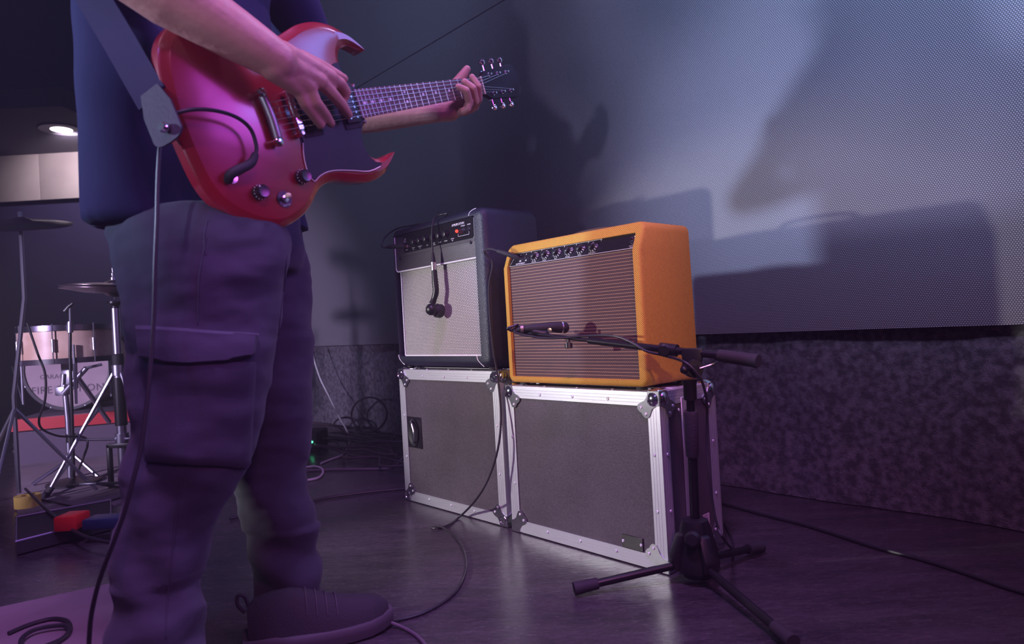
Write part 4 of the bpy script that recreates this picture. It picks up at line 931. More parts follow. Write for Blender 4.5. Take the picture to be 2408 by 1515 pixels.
# left arm
LSH = at(650, -60, 1.45); LEL = at(798, 282, 1.70); LWR = gx(1030, 262, -.070)
chain(bm, [(LSH, .050), (LEL, .040)], 20); chain(bm, [(LEL, .040), (LEL.lerp(LWR, .4), .038), (LWR, .026)], 20)
m_arm = remesh(bm, .0032, 4)
bm = bmesh.new()
chain(bm, [(LEL.lerp(LWR, .8), .030), (LWR, .0265), (gx(1060, 262, -.052), .024)], 18)
LM = {'i': gx(1116, 250, -.034), 'm': gx(1106, 256, -.034), 'r': gx(1094, 261, -.034), 'p': gx(1080, 263, -.034)}
for k in LM: chain(bm, [(gx(1056, 258, -.055), .0175), (LM[k], .0120)], 14)
chain(bm, [(gx(1060, 250, -.055), .022), (gx(1098, 246, -.045), .016)], 14)
chain(bm, [(LM['i'], .0105), (gx(1126, 233, .004), .0098), (gx(1125, 203, .020), .0090), (gx(1110, 181, .012), .0078)], 14)
chain(bm, [(LM['m'], .0110), (gx(1118, 238, .006), .0102), (gx(1112, 207, .022), .0094), (gx(1092, 192, .012), .0080)], 14)
chain(bm, [(LM['r'], .0110), (gx(1104, 242, .006), .0102), (gx(1096, 213, .022), .0094), (gx(1078, 204, .012), .0080)], 14)
chain(bm, [(LM['p'], .0100), (gx(1090, 262, -.008), .0092), (gx(1100, 256, .004), .0085), (gx(1103, 246, .008), .0072)], 14)
chain(bm, [(gx(1058, 235, -.055), .019), (gx(1072, 200, -.046), .0155), (gx(1088, 178, -.030), .0125), (gx(1098, 163, -.020), .0098)], 14)
m_hand = remesh(bm, .0018, 3)
bm = bmesh.new()
for m_ in (m_core, m_arm, m_hand): bm.from_mesh(m_)
me = bpy.data.meshes.new('person_body'); bm.to_mesh(me); bm.free(); me.transform(invP)
bpy.data.objects.remove(person); person = bpy.data.objects.new('person', me); COL.objects.link(person); person.location = (TC.x, TC.y, 0); me.materials.append(SKIN)
for p in me.polygons: p.use_smooth = True
tag(person, ptag, 'person')
def pchild(name, me_or_o, m=None):
    if isinstance(me_or_o, bpy.types.Mesh):
        me_or_o.transform(invP); o = link(name, me_or_o, m, person, True); return o
    o = me_or_o; o.data.transform(invP); o.parent = person; return o
for k, r_ in ((MC['i'], 0),): pass
# hair, eyes, mouth
bm = bmesh.new(); capsule(bm, HC + Vector((0, 0, .010)) - FWD * .022, HC + Vector((0, 0, .045)) - FWD * .012, .086, .090, 22); capsule(bm, HC - FWD * .05 - Vector((0, 0, .04)), HC - FWD * .03, .062, .08, 18)
pchild('hair', remesh(bm, .008, 2), mat('hair_dark', (.03, .018, .012), .6, bump=(90, .8, .004)))
for s in (-1, 1): pchild('eye', ball('eye', HC + FWD * .078 + LAT * s * .031 + Vector((0, 0, .008)), .0105, mat('eye_white', (.8, .78, .78), .2)))

def ell_loft(rows, seg=36):
    """rows: (centre, a (along u), b (along v), u, v)"""
    bm = bmesh.new(); R_ = []
    for c, a, b, u, v in rows: R_.append([bm.verts.new(c + u * (a * math.cos(2 * PI * k / seg)) + v * (b * math.sin(2 * PI * k / seg))) for k in range(seg)])
    for A, B in zip(R_, R_[1:]):
        for k in range(seg): bm.faces.new((A[k], A[(k + 1) % seg], B[(k + 1) % seg], B[k]))
    bm.faces.new(R_[0][::-1]); bm.faces.new(R_[-1]); return bm
XH = Vector((1, 0, 0)); YH = Vector((0, 1, 0))
def project(P):
    q = P - O0; d = q.dot(fw); return CX + F * q.dot(CR) / d, CY - F * q.dot(CU) / d
def solve_row(y, xl, xr, Y, ratio, u, v, bmax=.5):
    """horizontal ellipse at about depth Y whose outline spans xl..xr in the photograph"""
    c = at((xl + xr) / 2, y, Y); a = (xr - xl) / 2 * Y / F
    for _ in range(14):
        b = min(a * ratio, bmax); P = [project(c + u * (a * math.cos(2 * PI * k / 24)) + v * (b * math.sin(2 * PI * k / 24))) for k in range(24)]
        lo, hi = min(p[0] for p in P), max(p[0] for p in P); c = c + XH * (((xl + xr) - (lo + hi)) / 2 * Y / F); a *= 1 + .7 * ((xr - xl) / (hi - lo) - 1)
    return c, a, min(a * ratio, bmax)
def leg_rows(rows, Yf, ratio):
    out = []
    for y, xl, xr in rows:
        c, a, b = solve_row(y, xl, xr, Yf(y), ratio, XH, YH, .125); out.append((c, a, b, XH, YH))
    return out
near = [(500, 255, 640), (540, 243, 672), (593, 258, 682), (658, 276, 674), (720, 283, 664), (800, 296, 655), (892, 300, 642), (960, 302, 630), (1020, 300, 612), (1100, 280, 585), (1155, 272, 560), (1223, 263, 526), (1275, 256, 503), (1333, 249, 487), (1401, 249, 487), (1456, 250, 490), (1515, 252, 494), (1580, 256, 498), (1635, 262, 500)]
far = [(520, 420, 712), (566, 430, 716), (640, 440, 722), (720, 450, 728), (800, 460, 735), (892, 480, 740), (980, 500, 736), (1050, 520, 728), (1100, 535, 720), (1168, 552, 726), (1196, 556, 736), (1251, 568, 746), (1305, 580, 752), (1360, 584, 757), (1400, 590, 762), (1430, 606, 758)]
bmT = ell_loft(leg_rows(near, lambda y: 1.22 - .10 * (y - 500) / 1135, .80))
bf = ell_loft(leg_rows(far, lambda y: 1.38 + .045 * (y - 520) / 900, .78)); tm = bpy.data.meshes.new('t'); bf.to_mesh(tm); bf.free(); bmT.from_mesh(tm); bpy.data.meshes.remove(tm)
hip = [(420, 250, 690), (470, 248, 700), (520, 250, 708), (580, 262, 712), (640, 300, 700)]
rows = []
for y, xl, xr in hip:
    u_ = (LAT * .5 + XH * .5).normalized(); v_ = Vector((u_.y, -u_.x, 0)); c, a, b_ = solve_row(y, xl, xr, 1.29, .56, u_, v_); rows.append((c, a, b_, u_, v_))
bh = ell_loft(rows); tm = bpy.data.meshes.new('t'); bh.to_mesh(tm); bh.free(); bmT.from_mesh(tm); bpy.data.meshes.remove(tm)
mT = remesh(bmT, .0065, 10)
# folds
def fold(me, fn):
    me.update(); n = len(me.vertices); nor = [v.normal.copy() for v in me.vertices]
    for v, nn in zip(me.vertices, nor): v.co += nn * fn(v.co)
    me.update()
def tro_fold(p):
    q = Vector((p.x * 5, p.y * 5, p.z * 3.2)); a = noise.noise(q) * .012
    # diagonal drag folds
    t = (p.x * .8 + p.z * 1.1); a += (abs(math.sin(t * 17 + 3 * noise.noise(q * .8))) ** 2 - .4) * .009 * (.5 + .5 * noise.noise(q * .5))
    a += noise.noise(Vector((p.x * 11, p.y * 11, p.z * 26))) * .005 + noise.noise(Vector((p.x * 30, p.y * 30, p.z * 60))) * .0016
    if p.z > .62: a += .0035 * math.sin(p.z * 95 + 5 * noise.noise(q * 1.2)) * max(0, noise.noise(q * .9 + Vector((3, 1, 2))) + .2)
    if p.z < .22: a += .006 * math.sin(p.z * 62 + 4 * noise.noise(q))
    return a
fold(mT, tro_fold)
CLOTH = mat('trouser_cloth', (.052, .050, .074), .85, bump=(700, .5, .001)); CLOTH.node_tree.nodes['Principled BSDF'].inputs['Sheen Weight'].default_value = .10; CLOTH.node_tree.nodes['Principled BSDF'].inputs['Specular IOR Level'].default_value = .2
trousers = pchild('trousers', mT, CLOTH)
# patches laid onto the cloth
TRB = None
def bvh_world(o):
    vs = [o.matrix_world @ Vector((0, 0, 0)) if False else Vector((TC.x, TC.y, 0)) + v.co for v in o.data.vertices]; return BVHTree.FromPolygons(vs, [tuple(p.vertices) for p in o.data.polygons])
TRB = bvh_world(trousers)
def hit(bvh, x, y, off):
    d = ray(x, y).normalized(); loc, n, i, dist = bvh.ray_cast(O0, d)
    if loc is None: return None
    if n.dot(d) > 0: n = -n
    return loc + n * off
def patch(name, fn, nu, nv, off, m, bvh=None):
    """fn(u,v) -> pixel; slab hugging the cloth"""
    bvh = bvh or TRB; bm = bmesh.new(); top_, bot_ = {}, {}
    for i in range(nu + 1):
        for k in range(nv + 1):
            x, y = fn(i / nu, k / nv); e = min(i, nu - i, k, nv - k); o_ = off if e > 0 else off * .45
            a = hit(bvh, x, y, o_); b = hit(bvh, x, y, -.003)
            if a is None: return None
            top_[i, k] = bm.verts.new(a); bot_[i, k] = bm.verts.new(b)
    for i in range(nu):
        for k in range(nv): bm.faces.new((top_[i, k], top_[i + 1, k], top_[i + 1, k + 1], top_[i, k + 1])); bm.faces.new((bot_[i, k], bot_[i, k + 1], bot_[i + 1, k + 1], bot_[i + 1, k]))
    for i in range(nu):
        for k in (0, nv): bm.faces.new((top_[i, k], top_[i + 1, k], bot_[i + 1, k], bot_[i, k]))
    for k in range(nv):
        for i in (0, nu): bm.faces.new((top_[i, k], top_[i, k + 1], bot_[i, k + 1], bot_[i, k]))
    return pchild(name, from_bm(name, bm, m, None, True))
def lerp2(a, b, t): return (a[0] + (b[0] - a[0]) * t, a[1] + (b[1] - a[1]) * t)
def quad(tl_, tr_, br_, bl_): return lambda u, v: lerp2(lerp2(tl_, tr_, u), lerp2(bl_, br_, u), v)
patch('cargo_pocket', quad((352, 850), (600, 852), (585, 1100), (345, 1085)), 24, 20, .009, CLOTH)
patch('pocket_flap', lambda u, v: (lambda p: (p[0], p[1] + 24 * v * math.sin(PI * u)))(lerp2(lerp2((325, 765), (604, 786), u), lerp2((334, 838), (594, 835), u), v)), 26, 10, .014, CLOTH)
def seam(pts, r_=.0012, n=30, bvh=None, name='seam'):
    P = []; Q = smooth_path([Vector((x, y, 0)) for x, y in pts], 8)
    for q in Q:
        h_ = hit(bvh or TRB, q.x, q.y, .0006)
        if h_ is not None and (not P or (h_ - P[-1]).length < .09): P.append(h_)
    if len(P) > 3: pchild(name, tube(name, P, r_, CLOTH, None, 6))
seam([(485, 560), (470, 640), (466, 700), (465, 762)]); seam([(675, 600), (664, 700), (650, 820), (636, 930), (622, 1000)]); seam([(430, 1120), (410, 1250), (395, 1400), (390, 1500)]); seam([(487, 520), (480, 560), (484, 600)])
# t-shirt
sh = [(-330, 262, 560), (-280, 205, 640), (-200, 178, 650), (-100, 165, 640), (0, 163, 630), (100, 165, 640), (200, 173, 655), (330, 183, 680), (420, 187, 705), (500, 189, 726), (545, 190, 738)]
rows = []
for y, xl, xr in sh:
    c, a, b_ = solve_row(y, xl, xr, 1.29, .66, LAT, FWD, .175); rows.append((c, a, b_, LAT, FWD))
bs = ell_loft(rows, 48)
tm = bpy.data.meshes.new('t'); s2 = bmesh.new(); capsule(s2, RSH + Vector((0, 0, .01)), RSH.lerp(REL, .62), .082, .074, 24); capsule(s2, LSH + Vector((0, 0, .01)), LSH.lerp(LEL, .45), .064, .062, 24); s2.to_mesh(tm); s2.free(); bs.from_mesh(tm); bpy.data.meshes.remove(tm)
mS = remesh(bs, .008, 8)
def sh_fold(p):
    q = Vector((p.x * 4, p.y * 4, p.z * 1.6)); a = noise.noise(q) * .016 + noise.noise(Vector((p.x * 12 + p.z * 5, p.y * 12, p.z * 7))) * .006 + .004 * math.sin((p.x * 20 + p.z * 9) + 4 * noise.noise(q))
    return a * (1 if p.z < 1.3 else .4)
fold(mS, sh_fold)
SHIRT = mat('shirt_cotton', (.022, .021, .065), .85, bump=(900, .4, .001)); SHIRT.node_tree.nodes['Principled BSDF'].inputs['Sheen Weight'].default_value = .03; SHIRT.node_tree.nodes['Principled BSDF'].inputs['Specular IOR Level'].default_value = .1
shirt = pchild('t_shirt', mS, SHIRT)
SHB = bvh_world(shirt)
seam([(192, 528), (235, 530), (300, 526), (368, 520), (450, 514)], .0016, bvh=SHB, name='hem_stitch')
# belt loop
patch('belt_loop', quad((243, 524), (258, 520), (262, 560), (248, 562)), 3, 5, .006, CLOTH)
# shoes
def shoe(heel, toe, zt=.0):
    heel, toe = Vector(heel), Vector(toe); d = (toe - heel).normalized(); s = Vector((-d.y, d.x, 0)); Ls = (toe - heel).length
    st_ = [(0.0, .030, .078), (.06, .036, .092), (.18, .040, .098), (.30, .040, .098), (.42, .043, .088), (.55, .046, .072), (.70, .049, .060), (.84, .046, .052), (.94, .034, .044), (1.0, .012, .032)]
    bm = bmesh.new(); R_ = []
    for t, w_, h_ in st_:
        c = heel + d * (t * Ls); ring = []
        for k in range(20):
            a = 2 * PI * k / 20; yy = math.cos(a); zz = math.sin(a)
            hh = h_ * (abs(zz) ** .8 if zz > 0 else 0); ring.append(bm.verts.new(c + s * (w_ * math.copysign(abs(yy) ** .8, yy) * (1 - .25 * max(zz, 0))) + Vector((0, 0, .022 + hh))))
        R_.append(ring)
    for A, B in zip(R_, R_[1:]):
        for k in range(20): bm.faces.new((A[k], A[(k + 1) % 20], B[(k + 1) % 20], B[k]))
    bm.faces.new(R_[0]); bm.faces.new(R_[-1])
    knit = mat('shoe_knit', (.022, .018, .026), .8, bump=(500, .8, .002))
    up = pchild('shoe', from_bm('shoe', bm, knit, None, True))
    bm = bmesh.new(); R_ = []
    for k, (zz, ex) in enumerate(((.0, -.004), (.004, .002), (.018, .004), (.030, .0035), (.033, .001))):
        ring = []
        for t, w_, h_ in st_: ring.append((t, w_ + ex))
        pts_ = [heel + d * (t * Ls + (.008 if t == 1 else (-.010 if t == 0 else 0))) + s * w_ for t, w_ in ring] + [heel + d * (t * Ls + (.008 if t == 1 else (-.010 if t == 0 else 0))) - s * w_ for t, w_ in ring[::-1]]
        R_.append([bm.verts.new(p + Vector((0, 0, zz + .010 * max(0, ((p - heel).dot(d) / Ls - .75)) * 2 + (.010 if (p - heel).dot(d) / Ls < .2 and zz > .01 else 0)))) for p in pts_])
    for A, B in zip(R_, R_[1:]):
        n = len(A)
        for k in range(n): j = (k + 1) % n; bm.faces.new((A[k], A[j], B[j], B[k]))
    bm.faces.new(R_[0]); bm.faces.new(R_[-1])
    so = from_bm('sole', bm, mat('sole_foam', (.06, .05, .065), .7), None, True); so.data.transform(invP); so.parent = up
    for t, w_, h_ in ((.40, .040, .089), (.47, .042, .081), (.54, .043, .073), (.61, .044, .067)):
        c = heel + d * (t * Ls); P = [c + s * (w_ * math.cos(a) * .92) + Vector((0, 0, .024 + h_ * math.sin(a) ** .8 * 1.0)) for a in [PI * q / 14 for q in range(2, 13)]]
        l_ = tube('lace', P, .0022, mat('lace', (.035, .03, .04), .7), None, 6); l_.data.transform(invP); l_.parent = up
    P = [heel - d * .004 + Vector((0, 0, .088)), heel - d * .016 + Vector((0, 0, .106)), heel - d * .014 + Vector((0, 0, .124)), heel - d * .002 + Vector((0, 0, .118)), heel + d * .004 + Vector((0, 0, .096))]
    pl_ = tube('heel_loop', P, .0035, knit, None, 8, 4); pl_.data.transform(invP); pl_.parent = up
    return up
fh = fl(586, 1545); ft = fl(914, 1470); fh.z = ft.z = 0
shoe(fh, ft)
shoe(Vector((-.725, 1.08, 0)), Vector((-.44, 1.06, 0)))

# ------------------------------------------------------------------ drum kit at far left
DY = 2.9
CHR = mat('drum_chrome', (.55, .53, .62), .34, 1.0)
BRASS = mat('cymbal_bronze', (.30, .22, .28), .28, .9)
hhc = at(268, 672, DY); hf = at(281, 1170, DY)
hb = Vector((hhc.x, hhc.y, 0))
hh = empty('hi_hat_stand', hb); tag(hh, 'chrome hi-hat stand with a pair of cymbals left of the guitarist', 'hi-hat')
def cymbal(name, c, r, parent, up, flip=1, m=BRASS):
    return lathe(name, [(0, .020 * flip), (.012, .0195 * flip), (.030, .012 * flip), (.042, .004 * flip), (r * .6, .000), (r, -.012 * flip), (r, -.0135 * flip), (r * .6, -.0018), (.040, .0020 * flip), (0, .017 * flip)], c, up, m, parent, 40)
zc = hhc.z
up1 = Vector((.06, 0, 1)); cymbal('top_cymbal', (0, 0, zc + .006), .205, hh, up1); cymbal('bottom_cymbal', (0, 0, zc - .030), .205, hh, up1, -1)
ztop = at(262, 592, DY).z
tube('pull_rod', [(0, 0, zc - .06), (0, 0, ztop)], .0035, CHR, hh, 8)
lathe('cymbal_clutch', [(.014, .022), (.014, .035), (.009, .037), (.011, .046), (.011, .054), (.006, .058), (.007, .078), (.004, .080)], (0, 0, zc), (0, 0, 1), CHR, hh, 16)
lathe('cymbal_cup', [(.030, -.070), (.030, -.078), (.014, -.090), (.014, -.12)], (0, 0, zc), (0, 0, 1), BLACK, hh, 20)
tube('upper_tube', [(0, 0, zc - .10), (0, 0, zc - .32)], .0165, CHR, hh, 18)
tube('height_collar', [(0, 0, zc - .30), (0, 0, zc - .305), (0, 0, zc - .36), (0, 0, zc - .365)], [.019, .023, .023, .019], BLACKM, hh, 18)
tube('lower_tube', [(0, 0, zc - .36), (0, 0, .10)], .0195, CHR, hh, 18)
tube('clamp_collar', [(0, 0, .50), (0, 0, .545)], .026, CHR, hh, 18); tube('black_sleeve', [(0, 0, .28), (0, 0, .49)], .0245, BLACK, hh, 18)
tube('brace_collar', [(0, 0, .20), (0, 0, .245)], .027, CHR, hh, 18)
for k, a in enumerate((5.75, .9, 3.5)):
    d = Vector((math.cos(a), math.sin(a), 0)); lg = tube('leg', [d * .02 + Vector((0, 0, .51)), d * .28 + Vector((0, 0, .03))], .0075, CHR, hh, 8)
    tube('brace', [d * .02 + Vector((0, 0, .22)), d * .17 + Vector((0, 0, .235))], .006, CHR, lg, 8); tube('rubber_foot', [d * .27 + Vector((0, 0, .045)), d * .295 + Vector((0, 0, .008))], .013, RUBBER, lg, 10)
box('pedal_frame', (-.055, -.03, .01), (-.040, -.005, .20), BLACK, hh, bev=.003); box('pedal_frame', (.035, -.03, .01), (.050, -.005, .20), BLACK, hh, bev=.003)
box('frame_bridge', (-.055, -.03, .185), (.05, -.005, .205), BLACK, hh, bev=.003)
prism('foot_pedal', [(-.035, .02), (.035, .02), (.035, .03), (-.035, .03)], -.26, -.01, CHR, hh, Matrix.Rotation(-.22, 4, 'X'), bev=.002)
# crash cymbal cut by the frame
cc = at(48, 522, 2.6); cr = empty('crash_cymbal', Vector((cc.x, cc.y, 0))); tag(cr, 'tilted bronze crash cymbal on a stand at the left edge above the drums', 'cymbal')
cymbal('cymbal_plate', (0, 0, cc.z), .175, cr, Vector((.10, -.28, 1)), 1); tube('stand_pole', [(0, 0, cc.z + .04), (0, 0, cc.z - .3), (-.1, .05, .45), (-.1, .05, .06)], .008, CHR, cr, 8)
for a in (.8, 2.9, 5.0):
    d = Vector((math.cos(a), math.sin(a), 0)); tube('leg', [Vector((-.1, .05, .4)), Vector((-.1, .05, 0)) + d * .27 + Vector((0, 0, .015))], .007, CHR, cr, 8)
# riser with red front edge
RY = 3.75
ra, rb = fl(40, 1012), fl(300, 990)
rz = at(160, 972, 3.9).z
risert = empty('drum_riser', (0, 0, 0)); tag(risert, 'low drum platform with a glossy red front rail at far left', 'platform')
def seg_box(name, p, q, depth, z0, z1, m, parent):
    p, q = Vector(p), Vector(q); d = (q - p).normalized(); n = Vector((-d.y, d.x, 0)); bm = bmesh.new()
    A = [p, q, q + n * depth, p + n * depth]; a = [bm.verts.new((v.x, v.y, z0)) for v in A]; b = [bm.verts.new((v.x, v.y, z1)) for v in A]; bm.faces.new(a[::-1]); bm.faces.new(b)
    for i in range(4): j = (i + 1) % 4; bm.faces.new((a[i], a[j], b[j], b[i]))
    return from_bm(name, bm, m, parent)
REDR = mat('red_rail', (.45, .02, .03), .35, coat=.5); RISE = mat('riser_carpet', (.10, .07, .11), .9, bump=(200, .4, .002))
pA = at(20, 1003, 3.60); pB = at(310, 975, 3.80); pA = Vector((pA.x, pA.y, 0)); pB = Vector((pB.x, pB.y, 0))
rail_z0, rail_z1 = at(160, 1004, 3.70).z, at(160, 977, 3.70).z
seg_box('red_rail', pA, pB, .05, rail_z0, rail_z1, REDR, risert); seg_box('platform_deck', pA + Vector((0, .05, 0)), pB + Vector((0, .05, 0)), 1.9, rail_z0 - .02, rail_z1 - .004, RISE, risert)
seg_box('platform_skirt', pA + Vector((0, .03, 0)), pB + Vector((0, .03, 0)), .02, 0, rail_z0, mat('skirt_purple', (.09, .065, .10), .8), risert)
for k, yy in enumerate((1036, 1052)):
    p, q = fl(30, yy + 12), fl(300, yy - 26); so = seg_box('metal_floor_strip', (p.x, p.y, 0), (q.x, q.y, 0), .018, .0, .010, CHR, None); tag(so, ('metal strip on the floor under the red rail, the farther of two', 'metal strip on the floor under the red rail, the nearer of two')[k], 'floor strip', 'metal strips on the floor by the drum platform')
# bass drum with printed head
KY = 4.0; kc = at(158, 868, KY); zk_ = rail_z1; kr = kc.z - zk_
kc.z = zk_ + kr + .003
kd_ = Vector((.16, -1, 0)).normalized()
kick = empty('bass_drum', kc); tag(kick, 'bass drum with lettered pale front head behind the stands', 'drum')
DWOOD = mat('drum_shell_parchment', (.42, .27, .20), .45, coat=.4, var=(7, (.60, .42, .33)))
HOOP = mat('hoop_black', (.03, .022, .035), .35)
HEAD = mat('drum_head', (.30, .21, .25), .6, var=(5, (.38, .28, .32)))
lathe('shell', [(kr * .94, -.04), (kr * .94, -.36)], (0, 0, 0), kd_, DWOOD, kick, 48)
lathe('front_head', [(0, .0), (kr * .93, 0), (kr * .93, -.012), (0, -.012)], (0, 0, 0), kd_, HEAD, kick, 48)
lathe('hoop', [(kr * .93, .012), (kr, .012), (kr, -.04), (kr * .93, -.04), (kr * .93, .012)], (0, 0, 0), kd_, HOOP, kick, 48)
lathe('hoop', [(kr * .93, -.35), (kr, -.35), (kr, -.40), (kr * .93, -.40), (kr * .93, -.35)], (0, 0, 0), kd_, HOOP, kick, 48)
ks = Vector((0, 0, 1)).cross(-kd_).normalized() * -1
if ks.x < 0: ks = -ks
for k in range(8):
    a = 2 * PI * (k + .5) / 8; rr = ks * math.cos(a) + Vector((0, 0, math.sin(a)))
    tube('tension_rod', [rr * (kr * .985) + kd_ * .016, rr * (kr * .985) - kd_ * .16], .0035, CHR, kick, 6)
LET = mat('head_print', (.07, .045, .07), .6)
text('head_lettering', 'FIRE STATION', .062, kd_ * .0015 + Vector((0, 0, -.125)), ks, (0, 0, 1), LET, kick, space=1.05)
text('head_lettering', 'GARAGE', .040, kd_ * .0015 + Vector((0, 0, -.045)) - ks * .075, ks, (0, 0, 1), LET, kick)
# floor tom
TY = 3.3; tc = at(160, 812, TY); tom = empty('tom_drum', Vector((tc.x, tc.y, tc.z - .08))); tag(tom, 'parchment coloured tom drum with chrome lugs behind the thin microphone pole', 'drum')
tr = .205
SHELL = mat('tom_shell', (.50, .33, .24), .4, coat=.5, var=(9, (.68, .50, .40)))
lathe('shell', [(tr, 0), (tr, .16)], (0, 0, 0), (0, 0, 1), SHELL, tom, 48)
lathe('drum_skin', [(0, .166), (tr * .97, .166), (tr * .97, .158), (0, .158)], (0, 0, 0), (0, 0, 1), mat('skin_white', (.5, .45, .52), .5), tom, 40)
for z in (-.008, .150): lathe('hoop', [(tr + .001, z), (tr + .012, z), (tr + .012, z + .026), (tr + .001, z + .026), (tr + .001, z)], (0, 0, 0), (0, 0, 1), mat('hoop_chrome_dark', (.25, .22, .3), .25, 1) if z > 0 else HOOP, tom, 48)
for k in range(8):
    a = -PI / 2 + (k - .6) * PI / 4; d = Vector((math.cos(a), math.sin(a), 0))
    lugo = tube('lug', [d * (tr + .010) + Vector((0, 0, .050)), d * (tr + .010) + Vector((0, 0, .110))], .0075, CHR, tom, 10)
    tube('tension_rod', [d * (tr + .012) + Vector((0, 0, -.005)), d * (tr + .012) + Vector((0, 0, .182))], .003, CHR, lugo, 6)
for a in (1.2, 3.3, 5.4):
    d = Vector((math.cos(a), math.sin(a), 0)); tube('leg', [d * (tr + .012) + Vector((0, 0, .08)), d * (tr + .012) + Vector((0, 0, -.20)), d * (tr + .05) + Vector((0, 0, rail_z1 - tom.location.z + .30))], .006, CHR, tom, 8)
box('tom_mount', (-.03, -.02, -.14), (.03, .02, 0), CHR, tom, bev=.004); tube('mount_post', [(0, 0, -.02), (0, .30, -.35)], .012, CHR, tom, 10)
# chrome tripod stand with angled arm
sb = fl(168, 1128); sb.z = 0; cs_ = empty('cymbal_stand', sb); tag(cs_, 'chrome double braced tripod stand with an angled arm in front of the bass drum', 'stand'); inv = Matrix.Translation(-sb); SY = sb.y
tube('pole', [inv @ at(166, 1122, SY), inv @ at(160, 990, SY), inv @ at(152, 905, SY)], .0125, CHR, cs_, 14)
tube('pole_clamp', [inv @ at(168, 1040, SY), inv @ at(167, 1020, SY)], .022, BLACK, cs_, 14)
tube('arm', [inv @ at(150, 925, SY - .03), inv @ at(176, 895, SY - .03), inv @ at(203, 866, SY - .03)], .012, CHR, cs_, 12)
box('arm_joint', tuple((inv @ at(139, 930, SY)) + Vector((0, -.03, 0))), tuple((inv @ at(160, 908, SY)) + Vector((0, .02, 0))), CHR, cs_, bev=.004)
tube('arm_tip', [inv @ at(203, 866, SY - .03), inv @ at(240, 857, SY)], .007, CHR, cs_, 8)
tube('wing_screw', [inv @ at(150, 880, SY), inv @ at(148, 912, SY)], .011, CHR, cs_, 10)
for (x1, y1), (x2, y2) in (((172, 1075), (76, 1140)), ((172, 1075), (98, 1172)), ((176, 1072), (232, 1122)), ((176, 1030), (232, 962))):
    lg = tube('leg', [inv @ at(x1, y1, SY), (inv @ fl(x2, y2, .012)) if y2 > 1000 else inv @ at(x2, y2, SY - .1)], .0085, CHR, cs_, 8)
# thin microphone pole
mb = fl(172, 1105); mb.z = 0; mp_ = empty('drum_microphone_stand', mb); tag(mp_, 'thin dark microphone pole with small clip rising in front of the tom drum', 'stand'); inv = Matrix.Translation(-mb); MY = mb.y
MY = 3.05; mb2 = at(172, 1100, MY)
tube('pole', [inv @ Vector((mb2.x, MY, .03)), inv @ at(169, 960, MY), inv @ at(165, 850, MY), inv @ at(165, 780, MY)], .0072, STAND, mp_, 10)
tube('pole_joint', [inv @ at(165, 782, MY), inv @ at(165, 757, MY)], .0125, CHR, mp_, 12); tube('upper_pole', [inv @ at(165, 760, MY), inv @ at(164, 716, MY)], .0050, CHR, mp_, 8)
tube('microphone_clip', [inv @ at(154, 732, MY), inv @ at(163, 720, MY), inv @ at(172, 713, MY)], [.014, .010, .006], BLACK, mp_, 12)
lathe('round_base', [(0, 0), (.11, 0), (.11, .010), (.02, .026), (0, .026)], inv @ Vector((mb2.x, MY, .006)), (0, 0, 1), BLACK, mp_, 28)
# effects board and clutter on the floor at lower left
eb0 = [fl(40, 1248), fl(262, 1205), fl(262, 1250), fl(40, 1310)]
eb = empty('equipment_tray', (0, 0, 0)); tag(eb, 'long low black equipment tray on the floor at the left edge', 'tray')
flat_poly('tray_body', eb0, .0065, .045, BLACKM, eb)
tube('tray_rim', [Vector((p.x, p.y, .047)) for p in eb0 + eb0[:1]], .004, mat('rim_grey', (.2, .18, .24), .3, .5), eb, 6)
p_ = fl(166, 1243, .05); rs = box('red_stomp_pedal', (p_.x - .035, p_.y - .03, .0475), (p_.x + .035, p_.y + .05, .095), mat('red_plastic', (.55, .015, .02), .4), None, bev=.006); tag(rs, 'small red pedal box on the black equipment tray', 'pedal')
wp = tube('white_plug', [fl(150, 1226, .055), fl(172, 1214, .055)], .009, PIPING, None, 12); tag(wp, 'white plug lying against the small red pedal', 'plug')
bp_ = box('blue_black_pedal', (p_.x + .055, p_.y - .03, .0475), (p_.x + .20, p_.y + .04, .082), mat('blue_black', (.02, .03, .09), .4), None, bev=.006); tag(bp_, 'dark blue pedal box right of the small red pedal', 'pedal')
yl = fl(66, 1195); yo = lathe('yellow_tape_roll', [(.022, 0), (.045, 0), (.045, .045), (.022, .045), (.022, 0)], (yl.x, yl.y, .0065), (0, 0, 1), mat('yellow_tape', (.75, .55, .12), .6), None, 28); tag(yo, 'yellow roll of tape on the floor at the left edge', 'tape')
dcab = [
    ([(60, 1168), (110, 1178), (200, 1195), (265, 1190)], 'dark cable across the pale rug beside the tripod foot'),
    ([(60, 1150), (100, 1190), (150, 1232), (200, 1262), (268, 1278)], 'thick dark cable running diagonally over the black tray'),
    ([(60, 1215), (120, 1205), (190, 1193), (250, 1180), (285, 1170)], 'thin dark cable crossing the rug below the tape roll'),
    ([(60, 1085), (100, 1078), (150, 1075), (188, 1080)], 'flat dark cable behind the tripod legs')]
for i, (P, l) in enumerate(dcab):
    z = .052 if i == 1 else .011
    cable('drum_cable', [fl(x, y, z) for x, y in P], .0055 if i == 1 else .004, CABLE, l, group='cables around the drum hardware')
cable('drum_cable', [at(64, 760, 2.7), at(88, 830, 2.7), at(106, 880, 2.7), at(106, 940, 2.7), at(92, 985, 2.72), at(100, 1010, 2.75), at(140, 1026, 2.8), at(195, 1028, 2.85), at(206, 1045, 2.85), at(195, 1080, 2.85), at(185, 1115, 2.85), at(215, 1135, 2.8), at(280, 1146, 2.75)], .0045, CABLE, 'dark cable dangling in front of the bass drum and drooping to the floor', group='cables around the drum hardware')
